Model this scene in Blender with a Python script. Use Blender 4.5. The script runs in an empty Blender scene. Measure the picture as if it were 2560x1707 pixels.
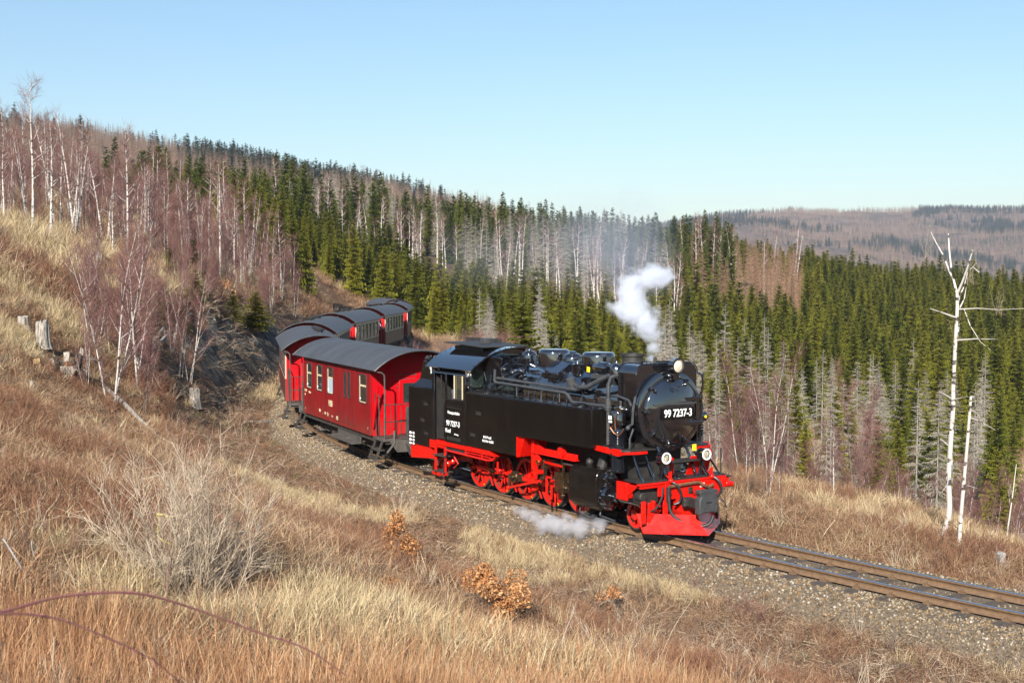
import bpy, math, random
import numpy as np
from mathutils import Vector, Matrix, Euler
rad = math.radians
sc = bpy.context.scene
col = sc.collection
rng = np.random.default_rng(11)
random.seed(5)
# ------------------------------------------------------------------ camera, sky, sun, exposure
CAM_Z, FPX, PITCH = 4.961, 3055.4, 0.0457
cd = bpy.data.cameras.new('camera'); cam = bpy.data.objects.new('camera', cd); col.objects.link(cam)
cd.sensor_width = 36; cd.lens = FPX / 2560 * 36; cd.clip_start = 0.1; cd.clip_end = 9000
cam.location = (0, 0, CAM_Z); cam.rotation_euler = (math.pi / 2 - PITCH, 0, 0)
cd.dof.use_dof = True; cd.dof.focus_distance = 27; cd.dof.aperture_fstop = 7
sc.camera = cam
SUN_EL = rad(30); SUN_AZ = rad(180 + 12.4)          # azimuth clockwise from +Y: behind the camera, a little to its left
sdir = Vector((math.sin(SUN_AZ) * math.cos(SUN_EL), math.cos(SUN_AZ) * math.cos(SUN_EL), math.sin(SUN_EL)))
w = bpy.data.worlds.new('World'); sc.world = w; w.use_nodes = True
nt = w.node_tree; nt.nodes.clear()
sky = nt.nodes.new('ShaderNodeTexSky'); sky.sky_type = 'NISHITA'; sky.sun_disc = False
sky.sun_elevation = SUN_EL; sky.sun_rotation = SUN_AZ
sky.altitude = 2500; sky.air_density = 2.0; sky.dust_density = 3.0; sky.ozone_density = 6.0
bg = nt.nodes.new('ShaderNodeBackground'); bg.inputs[1].default_value = 0.077
wo = nt.nodes.new('ShaderNodeOutputWorld')
nt.links.new(sky.outputs[0], bg.inputs[0]); nt.links.new(bg.outputs[0], wo.inputs[0])
sd = bpy.data.lights.new('sun', 'SUN'); sd.energy = 5.0; sd.angle = rad(0.5); sd.color = (1.0, 0.94, 0.85)
sun = bpy.data.objects.new('sun', sd); col.objects.link(sun)
sun.rotation_euler = (-sdir).to_track_quat('-Z', 'Y').to_euler()
vs = sc.view_settings
vs.view_transform = 'Standard'; vs.look = 'None'; vs.gamma = 1.0; vs.exposure = 0.95; vs.use_curve_mapping = False
sc.cycles.volume_bounces = 8; sc.cycles.max_bounces = 12
# ------------------------------------------------------------------ helpers
def unit(v): return Vector(v).normalized()
class MB:
    """collects polygons, then links them as one mesh object"""
    def __init__(s): s.v = []; s.f = []
    def add(s, vs_, fs):
        o = len(s.v); s.v.extend(tuple(p) for p in vs_); s.f.extend(tuple(i + o for i in q) for q in fs); return s
    def box(s, x0, x1, y0, y1, z0, z1):
        return s.add([(x0,y0,z0),(x1,y0,z0),(x1,y1,z0),(x0,y1,z0),(x0,y0,z1),(x1,y0,z1),(x1,y1,z1),(x0,y1,z1)],
                     [(3,2,1,0),(4,5,6,7),(0,1,5,4),(1,2,6,5),(2,3,7,6),(3,0,4,7)])
    def obox(s, c, size, rot=(0, 0, 0)):
        R = Euler(rot).to_matrix(); h = Vector(size) / 2; c = Vector(c)
        vs_ = [c + R @ Vector((sx*h.x, sy*h.y, sz*h.z)) for sz in (-1,1) for sx, sy in ((-1,-1),(1,-1),(1,1),(-1,1))]
        return s.add(vs_, [(3,2,1,0),(4,5,6,7),(0,1,5,4),(1,2,6,5),(2,3,7,6),(3,0,4,7)])
    def lathe(s, p0, axis, prof, n=20, cap=True):
        a = unit(axis); t = Vector((0,0,1)) if abs(a.z) < .9 else Vector((1,0,0))
        e1 = a.cross(t).normalized(); e2 = a.cross(e1); p0 = Vector(p0); vs_ = []; fs = []
        for (h, r) in prof:
            for k in range(n):
                q = 2*math.pi*k/n; vs_.append(p0 + a*h + (e1*math.cos(q) + e2*math.sin(q))*r)
        for i in range(len(prof)-1):
            for k in range(n):
                k2 = (k+1) % n; fs.append((i*n+k, i*n+k2, (i+1)*n+k2, (i+1)*n+k))
        if cap:
            fs.append(tuple(range(n-1,-1,-1))); o = (len(prof)-1)*n; fs.append(tuple(range(o, o+n)))
        return s.add(vs_, fs)
    def cyl(s, p0, p1, r0, r1=None, n=14, cap=True):
        d = Vector(p1) - Vector(p0)
        return s.lathe(p0, d, [(0, r0), (d.length, r0 if r1 is None else r1)], n, cap)
    def tube(s, pts, r, n=7, closed=False):
        pts = [Vector(p) for p in pts]; vs_ = []; fs = []; m = len(pts); up = None
        for i, p in enumerate(pts):
            d = (pts[min(i+1, m-1)] - pts[max(i-1, 0)]).normalized()
            if up is None:
                up = Vector((0,0,1)) if abs(d.z) < .9 else Vector((1,0,0))
            e1 = d.cross(up).normalized(); up = e1.cross(d); rr = r[i] if hasattr(r, '__len__') else r
            for k in range(n):
                q = 2*math.pi*k/n; vs_.append(p + (e1*math.cos(q) + up*math.sin(q))*rr)
        for i in range(m-1):
            for k in range(n):
                k2 = (k+1) % n; fs.append((i*n+k, i*n+k2, (i+1)*n+k2, (i+1)*n+k))
        fs.append(tuple(range(n-1,-1,-1))); fs.append(tuple(range((m-1)*n, m*n)))
        return s.add(vs_, fs)
    def prism(s, poly, axis, a, b):
        """poly is a list of 2-D points in the plane across `axis` ('x': (y,z), 'y': (x,z), 'z': (x,y))"""
        n = len(poly)
        P = {'x': lambda p, t: (t, p[0], p[1]), 'y': lambda p, t: (p[0], t, p[1]), 'z': lambda p, t: (p[0], p[1], t)}[axis]
        vs_ = [P(p, a) for p in poly] + [P(p, b) for p in poly]
        fs = [tuple(range(n-1,-1,-1)), tuple(range(n, 2*n))] + [(k, (k+1) % n, n+(k+1) % n, n+k) for k in range(n)]
        return s.add(vs_, fs)
    def sphere(s, c, r, n=12, m=8, sx=1, sy=1, sz=1):
        vs_ = []; fs = []; c = Vector(c)
        for i in range(m+1):
            t = math.pi*i/m
            for k in range(n):
                q = 2*math.pi*k/n
                vs_.append(c + Vector((math.sin(t)*math.cos(q)*sx, math.sin(t)*math.sin(q)*sy, math.cos(t)*sz))*r)
        for i in range(m):
            for k in range(n):
                k2 = (k+1) % n; fs.append((i*n+k, (i+1)*n+k, (i+1)*n+k2, i*n+k2))
        return s.add(vs_, fs)
    def torus(s, c, axis, R, r, n=32, m=8, a0=0, a1=2*math.pi):
        a = unit(axis); t = Vector((0,0,1)) if abs(a.z) < .9 else Vector((1,0,0))
        e1 = a.cross(t).normalized(); e2 = a.cross(e1); c = Vector(c)
        return s.tube([c + (e1*math.cos(a0+(a1-a0)*k/n) + e2*math.sin(a0+(a1-a0)*k/n))*R for k in range(n+1)], r, m)
    def mesh(s, name, m=None, smooth=35):
        me = bpy.data.meshes.new(name); me.from_pydata(s.v, [], s.f)
        if m is not None: me.materials.append(m)
        if smooth:
            me.polygons.foreach_set('use_smooth', [True]*len(me.polygons)); me.set_sharp_from_angle(angle=rad(smooth))
        me.update(); return me
    def pieces(s):
        """index of the separate piece every face belongs to (pieces that touch or nearly touch count as one)"""
        p = list(range(len(s.v)))
        def find(i):
            while p[i] != i: p[i] = p[p[i]]; i = p[i]
            return i
        for f in s.f:
            a = find(f[0])
            for i in f[1:]: p[find(i)] = a
        root = [find(i) for i in range(len(s.v))]; V = np.array(s.v); ids = sorted(set(root)); rt = np.array(root)
        bb = [(V[rt == i].min(0)-.012, V[rt == i].max(0)+.012) for i in ids]; q = list(range(len(ids)))
        def f2(i):
            while q[i] != i: q[i] = q[q[i]]; i = q[i]
            return i
        for a in range(len(ids)):
            for b_ in range(a):
                if (bb[a][0] <= bb[b_][1]).all() and (bb[b_][0] <= bb[a][1]).all(): q[f2(a)] = f2(b_)
        lab = {i: f2(k) for k, i in enumerate(ids)}; return [lab[root[f[0]]] for f in s.f]
    def build(s, name, m, parent=None, smooth=35, bevel=0.0, loc=None, split=False):
        if split and len(s.f) < 6000:
            pc = s.pieces(); ks = sorted(set(pc))
            if 1 < len(ks) <= 12:
                first = None
                for k in ks:
                    t = MB(); fs = [f for f, c in zip(s.f, pc) if c == k]; us = sorted({i for f in fs for i in f}); ix = {i: n for n, i in enumerate(us)}
                    t.v = [s.v[i] for i in us]; t.f = [tuple(ix[i] for i in f) for f in fs]; o = t.build(name, m, parent, smooth, bevel, loc); first = first or o
                return first
            if len(ks) > 12: return tag(s.build(name, m, parent, smooth, bevel, loc), kind='stuff')
        o = bpy.data.objects.new(name, s.mesh(name, m, smooth)); col.objects.link(o)
        if parent is not None: o.parent = parent
        if loc is not None: o.location = loc
        if bevel:
            md = o.modifiers.new('bevel', 'BEVEL'); md.width = bevel; md.segments = 2; md.limit_method = 'ANGLE'; md.angle_limit = rad(40)
        return o
def tag(o, label=None, cat=None, group=None, kind=None):
    if label: o['label'] = label
    if cat: o['category'] = cat
    if group: o['group'] = group
    if kind: o['kind'] = kind
    return o
def empty(name, loc, rz=0.0, label=None, cat=None, group=None):
    o = bpy.data.objects.new(name, None); col.objects.link(o); o.location = loc; o.rotation_euler = (0, 0, rz)
    o.empty_display_size = .2
    return tag(o, label, cat, group)
def copy_tree(o, parent=None):
    c = o.copy(); col.objects.link(c)
    if parent is not None: c.parent = parent
    for ch in list(o.children): copy_tree(ch, c)
    return c
def npmesh(name, V, F, mats=(), smooth=False, matidx=None, tint=None):
    """V (n,3), F (m,k) numpy arrays, every face with k corners; tint: one float per vertex"""
    me = bpy.data.meshes.new(name); V = np.asarray(V, np.float32); F = np.asarray(F, np.int32); m, k = F.shape
    me.vertices.add(len(V)); me.vertices.foreach_set('co', V.ravel())
    me.loops.add(m*k); me.loops.foreach_set('vertex_index', F.ravel())
    me.polygons.add(m); me.polygons.foreach_set('loop_start', np.arange(0, m*k, k, dtype=np.int32))
    for x in mats: me.materials.append(x)
    if matidx is not None: me.polygons.foreach_set('material_index', np.asarray(matidx, np.int32))
    if smooth: me.polygons.foreach_set('use_smooth', np.ones(m, bool))
    if tint is not None:
        at = me.attributes.new('tint', 'FLOAT', 'POINT'); at.data.foreach_set('value', np.asarray(tint, np.float32))
    me.update(calc_edges=True); me.validate(); return me
def link(name, me, parent=None, loc=None):
    o = bpy.data.objects.new(name, me); col.objects.link(o)
    if parent is not None: o.parent = parent
    if loc is not None: o.location = loc
    return o
def lettering(text, size, m, parent, loc, facing='side', name='lettering', align='CENTER', sx=1.0, bold=0.0):
    cu = bpy.data.curves.new(name, 'FONT'); cu.body = text; cu.size = size; cu.align_x = align; cu.align_y = 'CENTER'
    cu.extrude = .003; cu.offset = bold
    o = bpy.data.objects.new(name, cu); col.objects.link(o)
    dg = bpy.context.evaluated_depsgraph_get(); me = bpy.data.meshes.new_from_object(o.evaluated_get(dg))
    bpy.data.objects.remove(o); bpy.data.curves.remove(cu)
    me.name = name; me.materials.clear(); me.materials.append(m)
    o = bpy.data.objects.new(name, me); col.objects.link(o); o.parent = parent; o.location = loc; o.scale = (sx, 1, 1)
    o.rotation_euler = (math.pi/2, 0, math.pi/2 if facing == 'front' else (math.pi if facing == 'far' else 0))
    return o
# ------------------------------------------------------------------ materials
def _ramp(t, stops):
    r = t.nodes.new('ShaderNodeValToRGB'); e = r.color_ramp.elements
    while len(e) < len(stops): e.new(.5)
    for k, (p, c) in enumerate(stops): e[k].position = p; e[k].color = (*c, 1)
    return r
def mat(name, c, rough=.5, metal=0.0, c2=None, nscale=6.0, ndetail=5.0, bump=0.0, bscale=None, coat=0.0, spec=.5, rvar=0.0, lo=.35, hi=.65, stretch=None):
    m = bpy.data.materials.new(name); m.use_nodes = True; t = m.node_tree; b = t.nodes['Principled BSDF']
    b.inputs['Base Color'].default_value = (*c, 1); b.inputs['Roughness'].default_value = rough
    b.inputs['Metallic'].default_value = metal; b.inputs['Coat Weight'].default_value = coat; b.inputs['Coat Roughness'].default_value = .05; b.inputs['Coat IOR'].default_value = 1.75
    b.inputs['Specular IOR Level'].default_value = spec
    if c2 is not None or bump or rvar:
        tc = t.nodes.new('ShaderNodeTexCoord'); src = tc.outputs['Object']
        if stretch:
            mp = t.nodes.new('ShaderNodeMapping'); mp.inputs['Scale'].default_value = stretch; t.links.new(src, mp.inputs[0]); src = mp.outputs[0]
        n = t.nodes.new('ShaderNodeTexNoise'); n.inputs['Scale'].default_value = nscale; n.inputs['Detail'].default_value = ndetail
        n.inputs['Roughness'].default_value = .6; t.links.new(src, n.inputs['Vector'])
        if c2 is not None:
            r = _ramp(t, [(lo, c), (hi, c2)]); t.links.new(n.outputs['Fac'], r.inputs[0]); t.links.new(r.outputs[0], b.inputs['Base Color'])
        if rvar:
            mr = t.nodes.new('ShaderNodeMapRange'); mr.inputs[1].default_value = .3; mr.inputs[2].default_value = .7
            mr.inputs[3].default_value = max(.03, rough-rvar); mr.inputs[4].default_value = rough+rvar
            t.links.new(n.outputs['Fac'], mr.inputs[0]); t.links.new(mr.outputs[0], b.inputs['Roughness'])
        if bump:
            n2 = t.nodes.new('ShaderNodeTexNoise'); n2.inputs['Scale'].default_value = bscale or nscale*4; n2.inputs['Detail'].default_value = 4
            t.links.new(src, n2.inputs['Vector'])
            bp = t.nodes.new('ShaderNodeBump'); bp.inputs['Strength'].default_value = bump; bp.inputs['Distance'].default_value = .02
            t.links.new(n2.outputs['Fac'], bp.inputs['Height']); t.links.new(bp.outputs[0], b.inputs['Normal'])
    return m
def plant(name, cols, rough=.7, trans=0.0, tintamt=.5, spec=.2):
    """leaf / grass / needle material: a colour picked per object or instance, varied per blade by the mesh's own tint"""
    m = bpy.data.materials.new(name); m.use_nodes = True; t = m.node_tree; b = t.nodes['Principled BSDF']
    b.inputs['Roughness'].default_value = rough; b.inputs['Specular IOR Level'].default_value = spec
    oi = t.nodes.new('ShaderNodeObjectInfo'); at = t.nodes.new('ShaderNodeAttribute'); at.attribute_name = 'tint'
    ma = t.nodes.new('ShaderNodeMath'); ma.operation = 'MULTIPLY_ADD'; ma.inputs[1].default_value = tintamt; t.links.new(at.outputs['Fac'], ma.inputs[0])
    mb = t.nodes.new('ShaderNodeMath'); mb.operation = 'MULTIPLY'; mb.inputs[1].default_value = 1-tintamt
    t.links.new(oi.outputs['Random'], mb.inputs[0]); t.links.new(mb.outputs[0], ma.inputs[2])
    n = len(cols); r = _ramp(t, [((k+.0)/(n-1), c) for k, c in enumerate(cols)])
    t.links.new(ma.outputs[0], r.inputs[0]); t.links.new(r.outputs[0], b.inputs['Base Color'])
    if trans:
        tr = t.nodes.new('ShaderNodeBsdfTranslucent'); t.links.new(r.outputs[0], tr.inputs[0])
        mx = t.nodes.new('ShaderNodeMixShader'); mx.inputs[0].default_value = trans
        t.links.new(b.outputs[0], mx.inputs[1]); t.links.new(tr.outputs[0], mx.inputs[2])
        t.links.new(mx.outputs[0], t.nodes['Material Output'].inputs[0])
    return m
M = {}
M['black'] = mat('black_gloss_paint', (.005,.005,.007), .10, c2=(.009,.008,.009), nscale=3, rvar=.05, coat=1.0, spec=1.0)
M['tank'] = mat('black_tank_paint', (.0045,.004,.0038), .16, c2=(.0085,.007,.006), nscale=1.6, rvar=.09, spec=.35, stretch=(3.5,3.5,.35))
M['matte'] = mat('sooty_black', (.012,.012,.012), .6, c2=(.03,.026,.022), nscale=7, bump=.2)
M['dark'] = mat('underframe_grime', (.018,.016,.014), .8, c2=(.05,.042,.033), nscale=6, bump=.3)
M['greyframe'] = mat('grey_brown_underframe', (.05,.045,.04), .7, c2=(.085,.073,.062), nscale=5, bump=.2)
M['pipe'] = mat('dull_grey_pipe', (.035,.037,.04), .42, c2=(.06,.06,.062), nscale=8, rvar=.1)
M['red'] = mat('signal_red_paint', (.64,.006,.002), .28, c2=(.54,.007,.003), nscale=5, rvar=.08, coat=.12, spec=.3)
M['steel'] = mat('bright_steel', (.55,.54,.52), .22, 1.0, c2=(.4,.38,.34), nscale=20)
M['oilsteel'] = mat('oily_brown_steel', (.16,.115,.065), .3, .8, c2=(.07,.05,.03), nscale=14)
M['brass'] = mat('brass', (.75,.5,.2), .25, 1.0)
M['copper'] = mat('copper_pipe', (.7,.3,.14), .3, 1.0)
M['white'] = mat('white_paint', (.8,.8,.78), .5)
M['lens'] = mat('lamp_reflector', (.62,.56,.40), .12, .0, c2=(.25,.22,.16), nscale=9, lo=.45, hi=.6, coat=1.0)
M['yellow'] = mat('yellow_tag', (.8,.62,.02), .5)
M['hose'] = mat('rubber_hose', (.02,.02,.022), .45)
def grime(m, c, z0, z1, amt, scale=5):
    """road dust and brake dust: heavier between heights z0 (bottom) and z1 of the vehicle, broken up by noise"""
    t = m.node_tree; b = t.nodes['Principled BSDF']; L = t.links.new; s = b.inputs['Base Color']; tc = t.nodes.new('ShaderNodeTexCoord'); sx = t.nodes.new('ShaderNodeSeparateXYZ'); L(tc.outputs['Object'], sx.inputs[0])
    mr = t.nodes.new('ShaderNodeMapRange'); L(sx.outputs['Z'], mr.inputs[0]); mr.inputs[1].default_value = z0; mr.inputs[2].default_value = z1; mr.inputs[3].default_value = amt; mr.inputs[4].default_value = amt*.12
    n = t.nodes.new('ShaderNodeTexNoise'); n.inputs['Scale'].default_value = scale; n.inputs['Detail'].default_value = 7; n.inputs['Roughness'].default_value = .7; L(tc.outputs['Object'], n.inputs['Vector'])
    n2 = t.nodes.new('ShaderNodeMapRange'); L(n.outputs['Fac'], n2.inputs[0]); n2.inputs[1].default_value = .35; n2.inputs[2].default_value = .68
    mu = t.nodes.new('ShaderNodeMath'); mu.operation = 'MULTIPLY'; L(mr.outputs[0], mu.inputs[0]); L(n2.outputs[0], mu.inputs[1]); mx = t.nodes.new('ShaderNodeMixRGB'); L(mu.outputs[0], mx.inputs[0]); mx.inputs[2].default_value = (*c, 1)
    if s.links: L(s.links[0].from_socket, mx.inputs[1])
    else: mx.inputs[1].default_value = s.default_value
    L(mx.outputs[0], s)
grime(M['red'], (.10,.035,.022), .1, .95, .55, 6); grime(M['tank'], (.035,.028,.022), .4, 1.9, .35, 4)
M['coupler'] = mat('coupler_cast_iron', (.05,.052,.055), .6, c2=(.03,.03,.03), nscale=9, bump=.3)
M['coal'] = mat('coal', (.012,.012,.013), .35, c2=(.03,.03,.03), nscale=10, bump=.6)
M['vanred'] = mat('weathered_crimson', (.245,.006,.009), .36, c2=(.175,.007,.009), nscale=1.6, rvar=.1, spec=.22, bump=.03, bscale=6, stretch=(1,1,.35))
M['endred'] = mat('crimson_end_paint', (.47,.0015,.007), .35, c2=(.40,.002,.007), spec=.2, nscale=2, rvar=.1)
M['roof'] = mat('grey_roof_canvas', (.042,.045,.050), .6, c2=(.060,.063,.069), nscale=1.4, ndetail=8, bump=.15, bscale=5, stretch=(1,.25,1))
M['cream'] = mat('dusty_cream_paint', (.50,.46,.34), .5, c2=(.42,.38,.28), nscale=3)
M['brown'] = mat('weathered_brown_planks', (.12,.07,.038), .55, c2=(.075,.045,.027), nscale=3, stretch=(6,6,.3), bump=.15)
M['maroon'] = mat('weathered_maroon_planks', (.15,.03,.024), .5, c2=(.09,.026,.022), nscale=3, stretch=(6,6,.3), bump=.15)
for k_ in ('vanred','endred','maroon','brown'): grime(M[k_], (.115,.062,.045), .74, 1.35, .6, 4)
M['rubber'] = mat('dark_window_seal', (.05,.03,.03), .5)
M['glass'] = mat('window_glass', (.03,.035,.03), .06, c2=(.10,.085,.05), nscale=3, ndetail=2, coat=1.0, spec=.8, lo=.5, hi=.75)
M['glassdark'] = mat('dark_window_glass', (.012,.02,.018), .05, c2=(.03,.04,.035), nscale=2.5, coat=1.0, spec=.8)
M['blind'] = mat('pale_blue_blind', (.38,.48,.52), .4)
M['creamframe'] = mat('cream_window_frame', (.62,.54,.34), .45)
M['rust'] = mat('rusty_rail_side', (.165,.098,.05), .75, c2=(.11,.065,.035), nscale=12, bump=.2)
M['railtop'] = mat('polished_rail_head', (.62,.64,.68), .16, 1.0)
M['wood'] = mat('weathered_sleeper', (.10,.078,.06), .85, c2=(.05,.04,.033), nscale=5, bump=.5, stretch=(8,1,8))
M['deadwood'] = mat('silvered_dead_wood', (.40,.36,.31), .85, c2=(.13,.105,.085), nscale=5, bump=.8, stretch=(5,5,.7), lo=.42, hi=.62)
M['cutwood'] = mat('fresh_cut_wood', (.55,.37,.18), .8, c2=(.4,.24,.1), nscale=9)
M['rotwood'] = mat('rotten_red_wood', (.22,.08,.03), .9, c2=(.06,.035,.02), nscale=8, bump=.8)
M['concrete'] = mat('grey_concrete', (.34,.33,.32), .85, c2=(.25,.25,.25), nscale=8, bump=.3)
M['headlens'] = mat('clear_lamp_glass', (.80,.74,.60), .12, c2=(.55,.48,.36), nscale=6, coat=1.0)
M['skin'] = mat('skin', (.55,.30,.22), .5)
M['jacket'] = mat('blue_grey_jacket', (.045,.055,.085), .8)
M['jeans'] = mat('dark_trousers', (.02,.022,.03), .8)
M['pinkcoat'] = mat('pale_coat', (.55,.45,.45), .8)
M['hair'] = mat('brown_hair', (.05,.03,.02), .6)
# ------------------------------------------------------------------ the line of the railway (s runs backwards along the train from the middle of the engine)
_ks = [-60,-20,0,10.7,22.4,34,45.8,57.5,69,81,100,130,170]
_kp = [-75.6,-46.9,-32.6,-25.2,-11.6,-3.3,2.2,3,-2,-14,-32,-50,-62]
DS = .25
S = np.arange(-60, 170+DS/2, DS)
_psi = np.interp(S, _ks, _kp); _k = np.ones(25)/25; _psi[12:-12] = np.convolve(_psi, _k, 'valid'); PSI = np.radians(_psi)
i0 = int(np.argmin(abs(S)))
_dx = np.sin(PSI)*DS; _dy = np.cos(PSI)*DS
TX = np.cumsum(_dx)-_dx/2; TY = np.cumsum(_dy)-_dy/2
TX += .7476-TX[i0]; TY += 28.5303-TY[i0]
TZ = np.where(S > 20, .0108*(S-20)*np.clip((S-20)/12, 0, 1), 0.0)
def tp(s, r=0.0, z=0.0):
    """point at s along the track, r to the camera's (outer) side, z above rail top"""
    x = np.interp(s, S, TX); y = np.interp(s, S, TY); p = np.interp(s, S, PSI); h = np.interp(s, S, TZ)
    return np.stack([x - r*np.cos(p), y + r*np.sin(p), h + z + 0*x], -1)
def sr(x, y):
    """track coordinates of points"""
    x = np.asarray(x, float).ravel(); y = np.asarray(y, float).ravel()
    so = np.empty(len(x)); ro = np.empty(len(x)); st = slice(None, None, 3)
    cx, cy, cs, cp = TX[st], TY[st], S[st], PSI[st]
    for a in range(0, len(x), 20000):
        X, Y = x[a:a+20000, None], y[a:a+20000, None]
        k = np.argmin((X-cx)**2 + (Y-cy)**2, 1); q = cp[k]; ex = X[:, 0]-cx[k]; ey = Y[:, 0]-cy[k]
        so[a:a+20000] = cs[k] + ex*np.sin(q) + ey*np.cos(q); ro[a:a+20000] = -ex*np.cos(q) + ey*np.sin(q)
    return so, ro
# ------------------------------------------------------------------ heights of the land
def _hash(ix, iy, seed):
    h = (ix*374761393 + iy*668265263 + seed*974711) & 0x7fffffff
    h = ((h ^ (h >> 13))*1274126177) & 0x7fffffff
    return ((h ^ (h >> 16)) & 0xffff)/65535.0
def noise2(x, y, seed=0):
    x = np.asarray(x, float); y = np.asarray(y, float); ix = np.floor(x).astype(np.int64); iy = np.floor(y).astype(np.int64)
    fx = x-ix; fy = y-iy; fx = fx*fx*(3-2*fx); fy = fy*fy*(3-2*fy)
    a = _hash(ix, iy, seed); b = _hash(ix+1, iy, seed); c = _hash(ix, iy+1, seed); d = _hash(ix+1, iy+1, seed)
    return (a*(1-fx)+b*fx)*(1-fy) + (c*(1-fx)+d*fx)*fy
def fbm(x, y, seed=0, o=4):
    v = 0; a = .5; n = 0
    for k in range(o): v = v + a*noise2(x*2**k, y*2**k, seed+k*7); n += a; a *= .5
    return v/n
def sm(x, a, b):
    t = np.clip((x-a)/(b-a), 0, 1); return t*t*(3-2*t)
RK = [-40,-25,-16,-10,-6,-4,-2.5,-1.6,0,1.6,2.5,3.3,4.2,5.5,7,8.5,10,12,15,19,25,40,60]
INS = {-60: [-14,-9,-6,-3.2,-1.0,-.5,-.62,-.62,-.62,-.56,-.50], -17: [-14,-9,-6,-3.0,-.9,-.4,-.62,-.62,-.62,-.56,-.50], -8: [-13,-8.5,-5.0,-1.4,-.4,-.35,-.62,-.62,-.62,-.56,-.50], 2: [-12,-8,-3.8,-.75,-.25,-.35,-.62,-.62,-.62,-.56,-.50], 110: [-12,-7,-2.6,-.5,-.25,-.35,-.62,-.62,-.62,-.56,-.50]}   # inner side and under the ballast
NEAR = {  # s: heights outside the track for r = 3.3 .. 60
 -60: [-.6,-.6,-.5,-.35,-.1,.2,.6,1.2,2.2,3.4,5.0,6.5],
 -20: [-.6,-.55,-.4,-.05,.4,.85,1.35,2.05,3.2,4.2,6.2,8.0],
 -11: [-.6,-.55,-.35,.1,.55,.95,1.4,2.1,3.0,4.2,6.5,9.0],
 -2:  [-.6,-.5,-.15,.35,.85,1.4,2.1,2.9,3.7,5.0,8.0,11.],
 8:   [-.55,-.35,.05,.55,1.2,2.0,2.9,3.8,4.7,6.2,9.5,13.],
 16:  [-.45,.0,.5,1.0,1.9,3.1,3.9,4.8,6.0,7.5,11.,15.],
 25:  [-.35,.7,2.1,3.2,4.1,4.7,5.4,6.4,7.6,9.0,12.5,17.],
 35:  [-.2,1.6,3.4,4.4,5.1,5.7,6.4,7.5,8.6,9.6,13.,18.],
 50:  [-.1,1.4,2.8,3.9,4.8,5.5,6.1,7.2,8.4,10.,14.,19.],
 70:  [.1,1.2,2.5,3.5,4.3,5.0,5.8,7.0,8.6,10.5,15.,20.],
 110: [.4,1.0,2.0,3.0,4.0,5.0,6.0,7.2,9.0,11.,15.,20.]}
_ns = np.arange(-60, 110.1, .5); _nr = np.arange(-40, 60.1, .25)
_t = np.array([np.interp(_nr, RK, [float(np.interp(k, list(INS), [v[j] for v in INS.values()])) for j in range(11)]+NEAR[k]) for k in NEAR]); _kk = np.array(list(NEAR), float)
_NG = np.array([np.interp(_ns, _kk, _t[:, j]) for j in range(len(_nr))]).T
def _blur(a, n, ax):
    k = np.hanning(n+2)[1:-1]; k /= k.sum(); p = [(0, 0), (0, 0)]; p[ax] = (n//2, n//2)
    return np.apply_along_axis(lambda v: np.convolve(v, k, 'valid'), ax, np.pad(a, p, 'edge'))
_NG = _blur(_blur(_NG, 9, 1), 15, 0)
UK = [-700,0,300,640,900,1150,1450,1800,2150,2560,3200]
DK = [0,30,45,65,90,130,180,250,330,450,700,900,1100,1600,2300,3200,5000]
FAR = np.array([
 [3.2,4,6,9,12,15,19,25,33,52,90,118,118,100,80,80,80],
 [3.2,4,6,8.8,12,14,17,22,29,46,82,108,110,90,60,60,60],
 [3.2,3,5,7.6,10.5,13,15,18.5,24,38,74,98,100,80,60,60,60],
 [3.2,2,3.5,5.4,8.0,10,13,17,23.5,35,64,86,88,70,50,50,50],
 [3.2,1,1,2,2.6,2.2,6,13,20,28,54,76,77,60,40,40,40],
 [3.2,0,0,-.5,-2.0,-1.2,3.0,9,15.5,20,44,63,62,50,40,60,60],
 [3.2,-1,-3,-5.5,-7,-4.5,0,6,12.5,16,20,30,32,40,60,110,120],
 [3.2,-1,-4.5,-9,-11,-9.5,-5,2.5,10.5,5,-30,-34,-30,10,90,196,200],
 [3.2,-1.5,-5.5,-10,-12.5,-13,-8.5,-2,6.5,-4,-50,-60,-50,0,80,192,200],
 [3.2,-2,-6,-11,-14,-15,-11.5,-5,2,-8,-60,-75,-65,-20,70,196,205],
 [3.2,-2,-6,-11,-14,-15,-12.5,-7,-1,-11,-60,-75,-65,-20,70,190,200]])
_fu = np.linspace(-700, 3200, 157); _fl = np.linspace(math.log(10), math.log(5000), 160)
_t = np.array([np.interp(np.exp(_fl), DK, FAR[j]) for j in range(len(UK))])
_FG = np.array([np.interp(_fu, UK, _t[:, j]) for j in range(len(_fl))]).T
_FG = _blur(_blur(_FG, 13, 0), 9, 1)
def _bil(G, x0, dx, y0, dy, x, y):
    fx = np.clip((x-x0)/dx, 0, G.shape[0]-1.001); fy = np.clip((y-y0)/dy, 0, G.shape[1]-1.001)
    i = fx.astype(int); j = fy.astype(int); fx -= i; fy -= j
    return (G[i, j]*(1-fx)+G[i+1, j]*fx)*(1-fy) + (G[i, j+1]*(1-fx)+G[i+1, j+1]*fx)*fy
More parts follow.
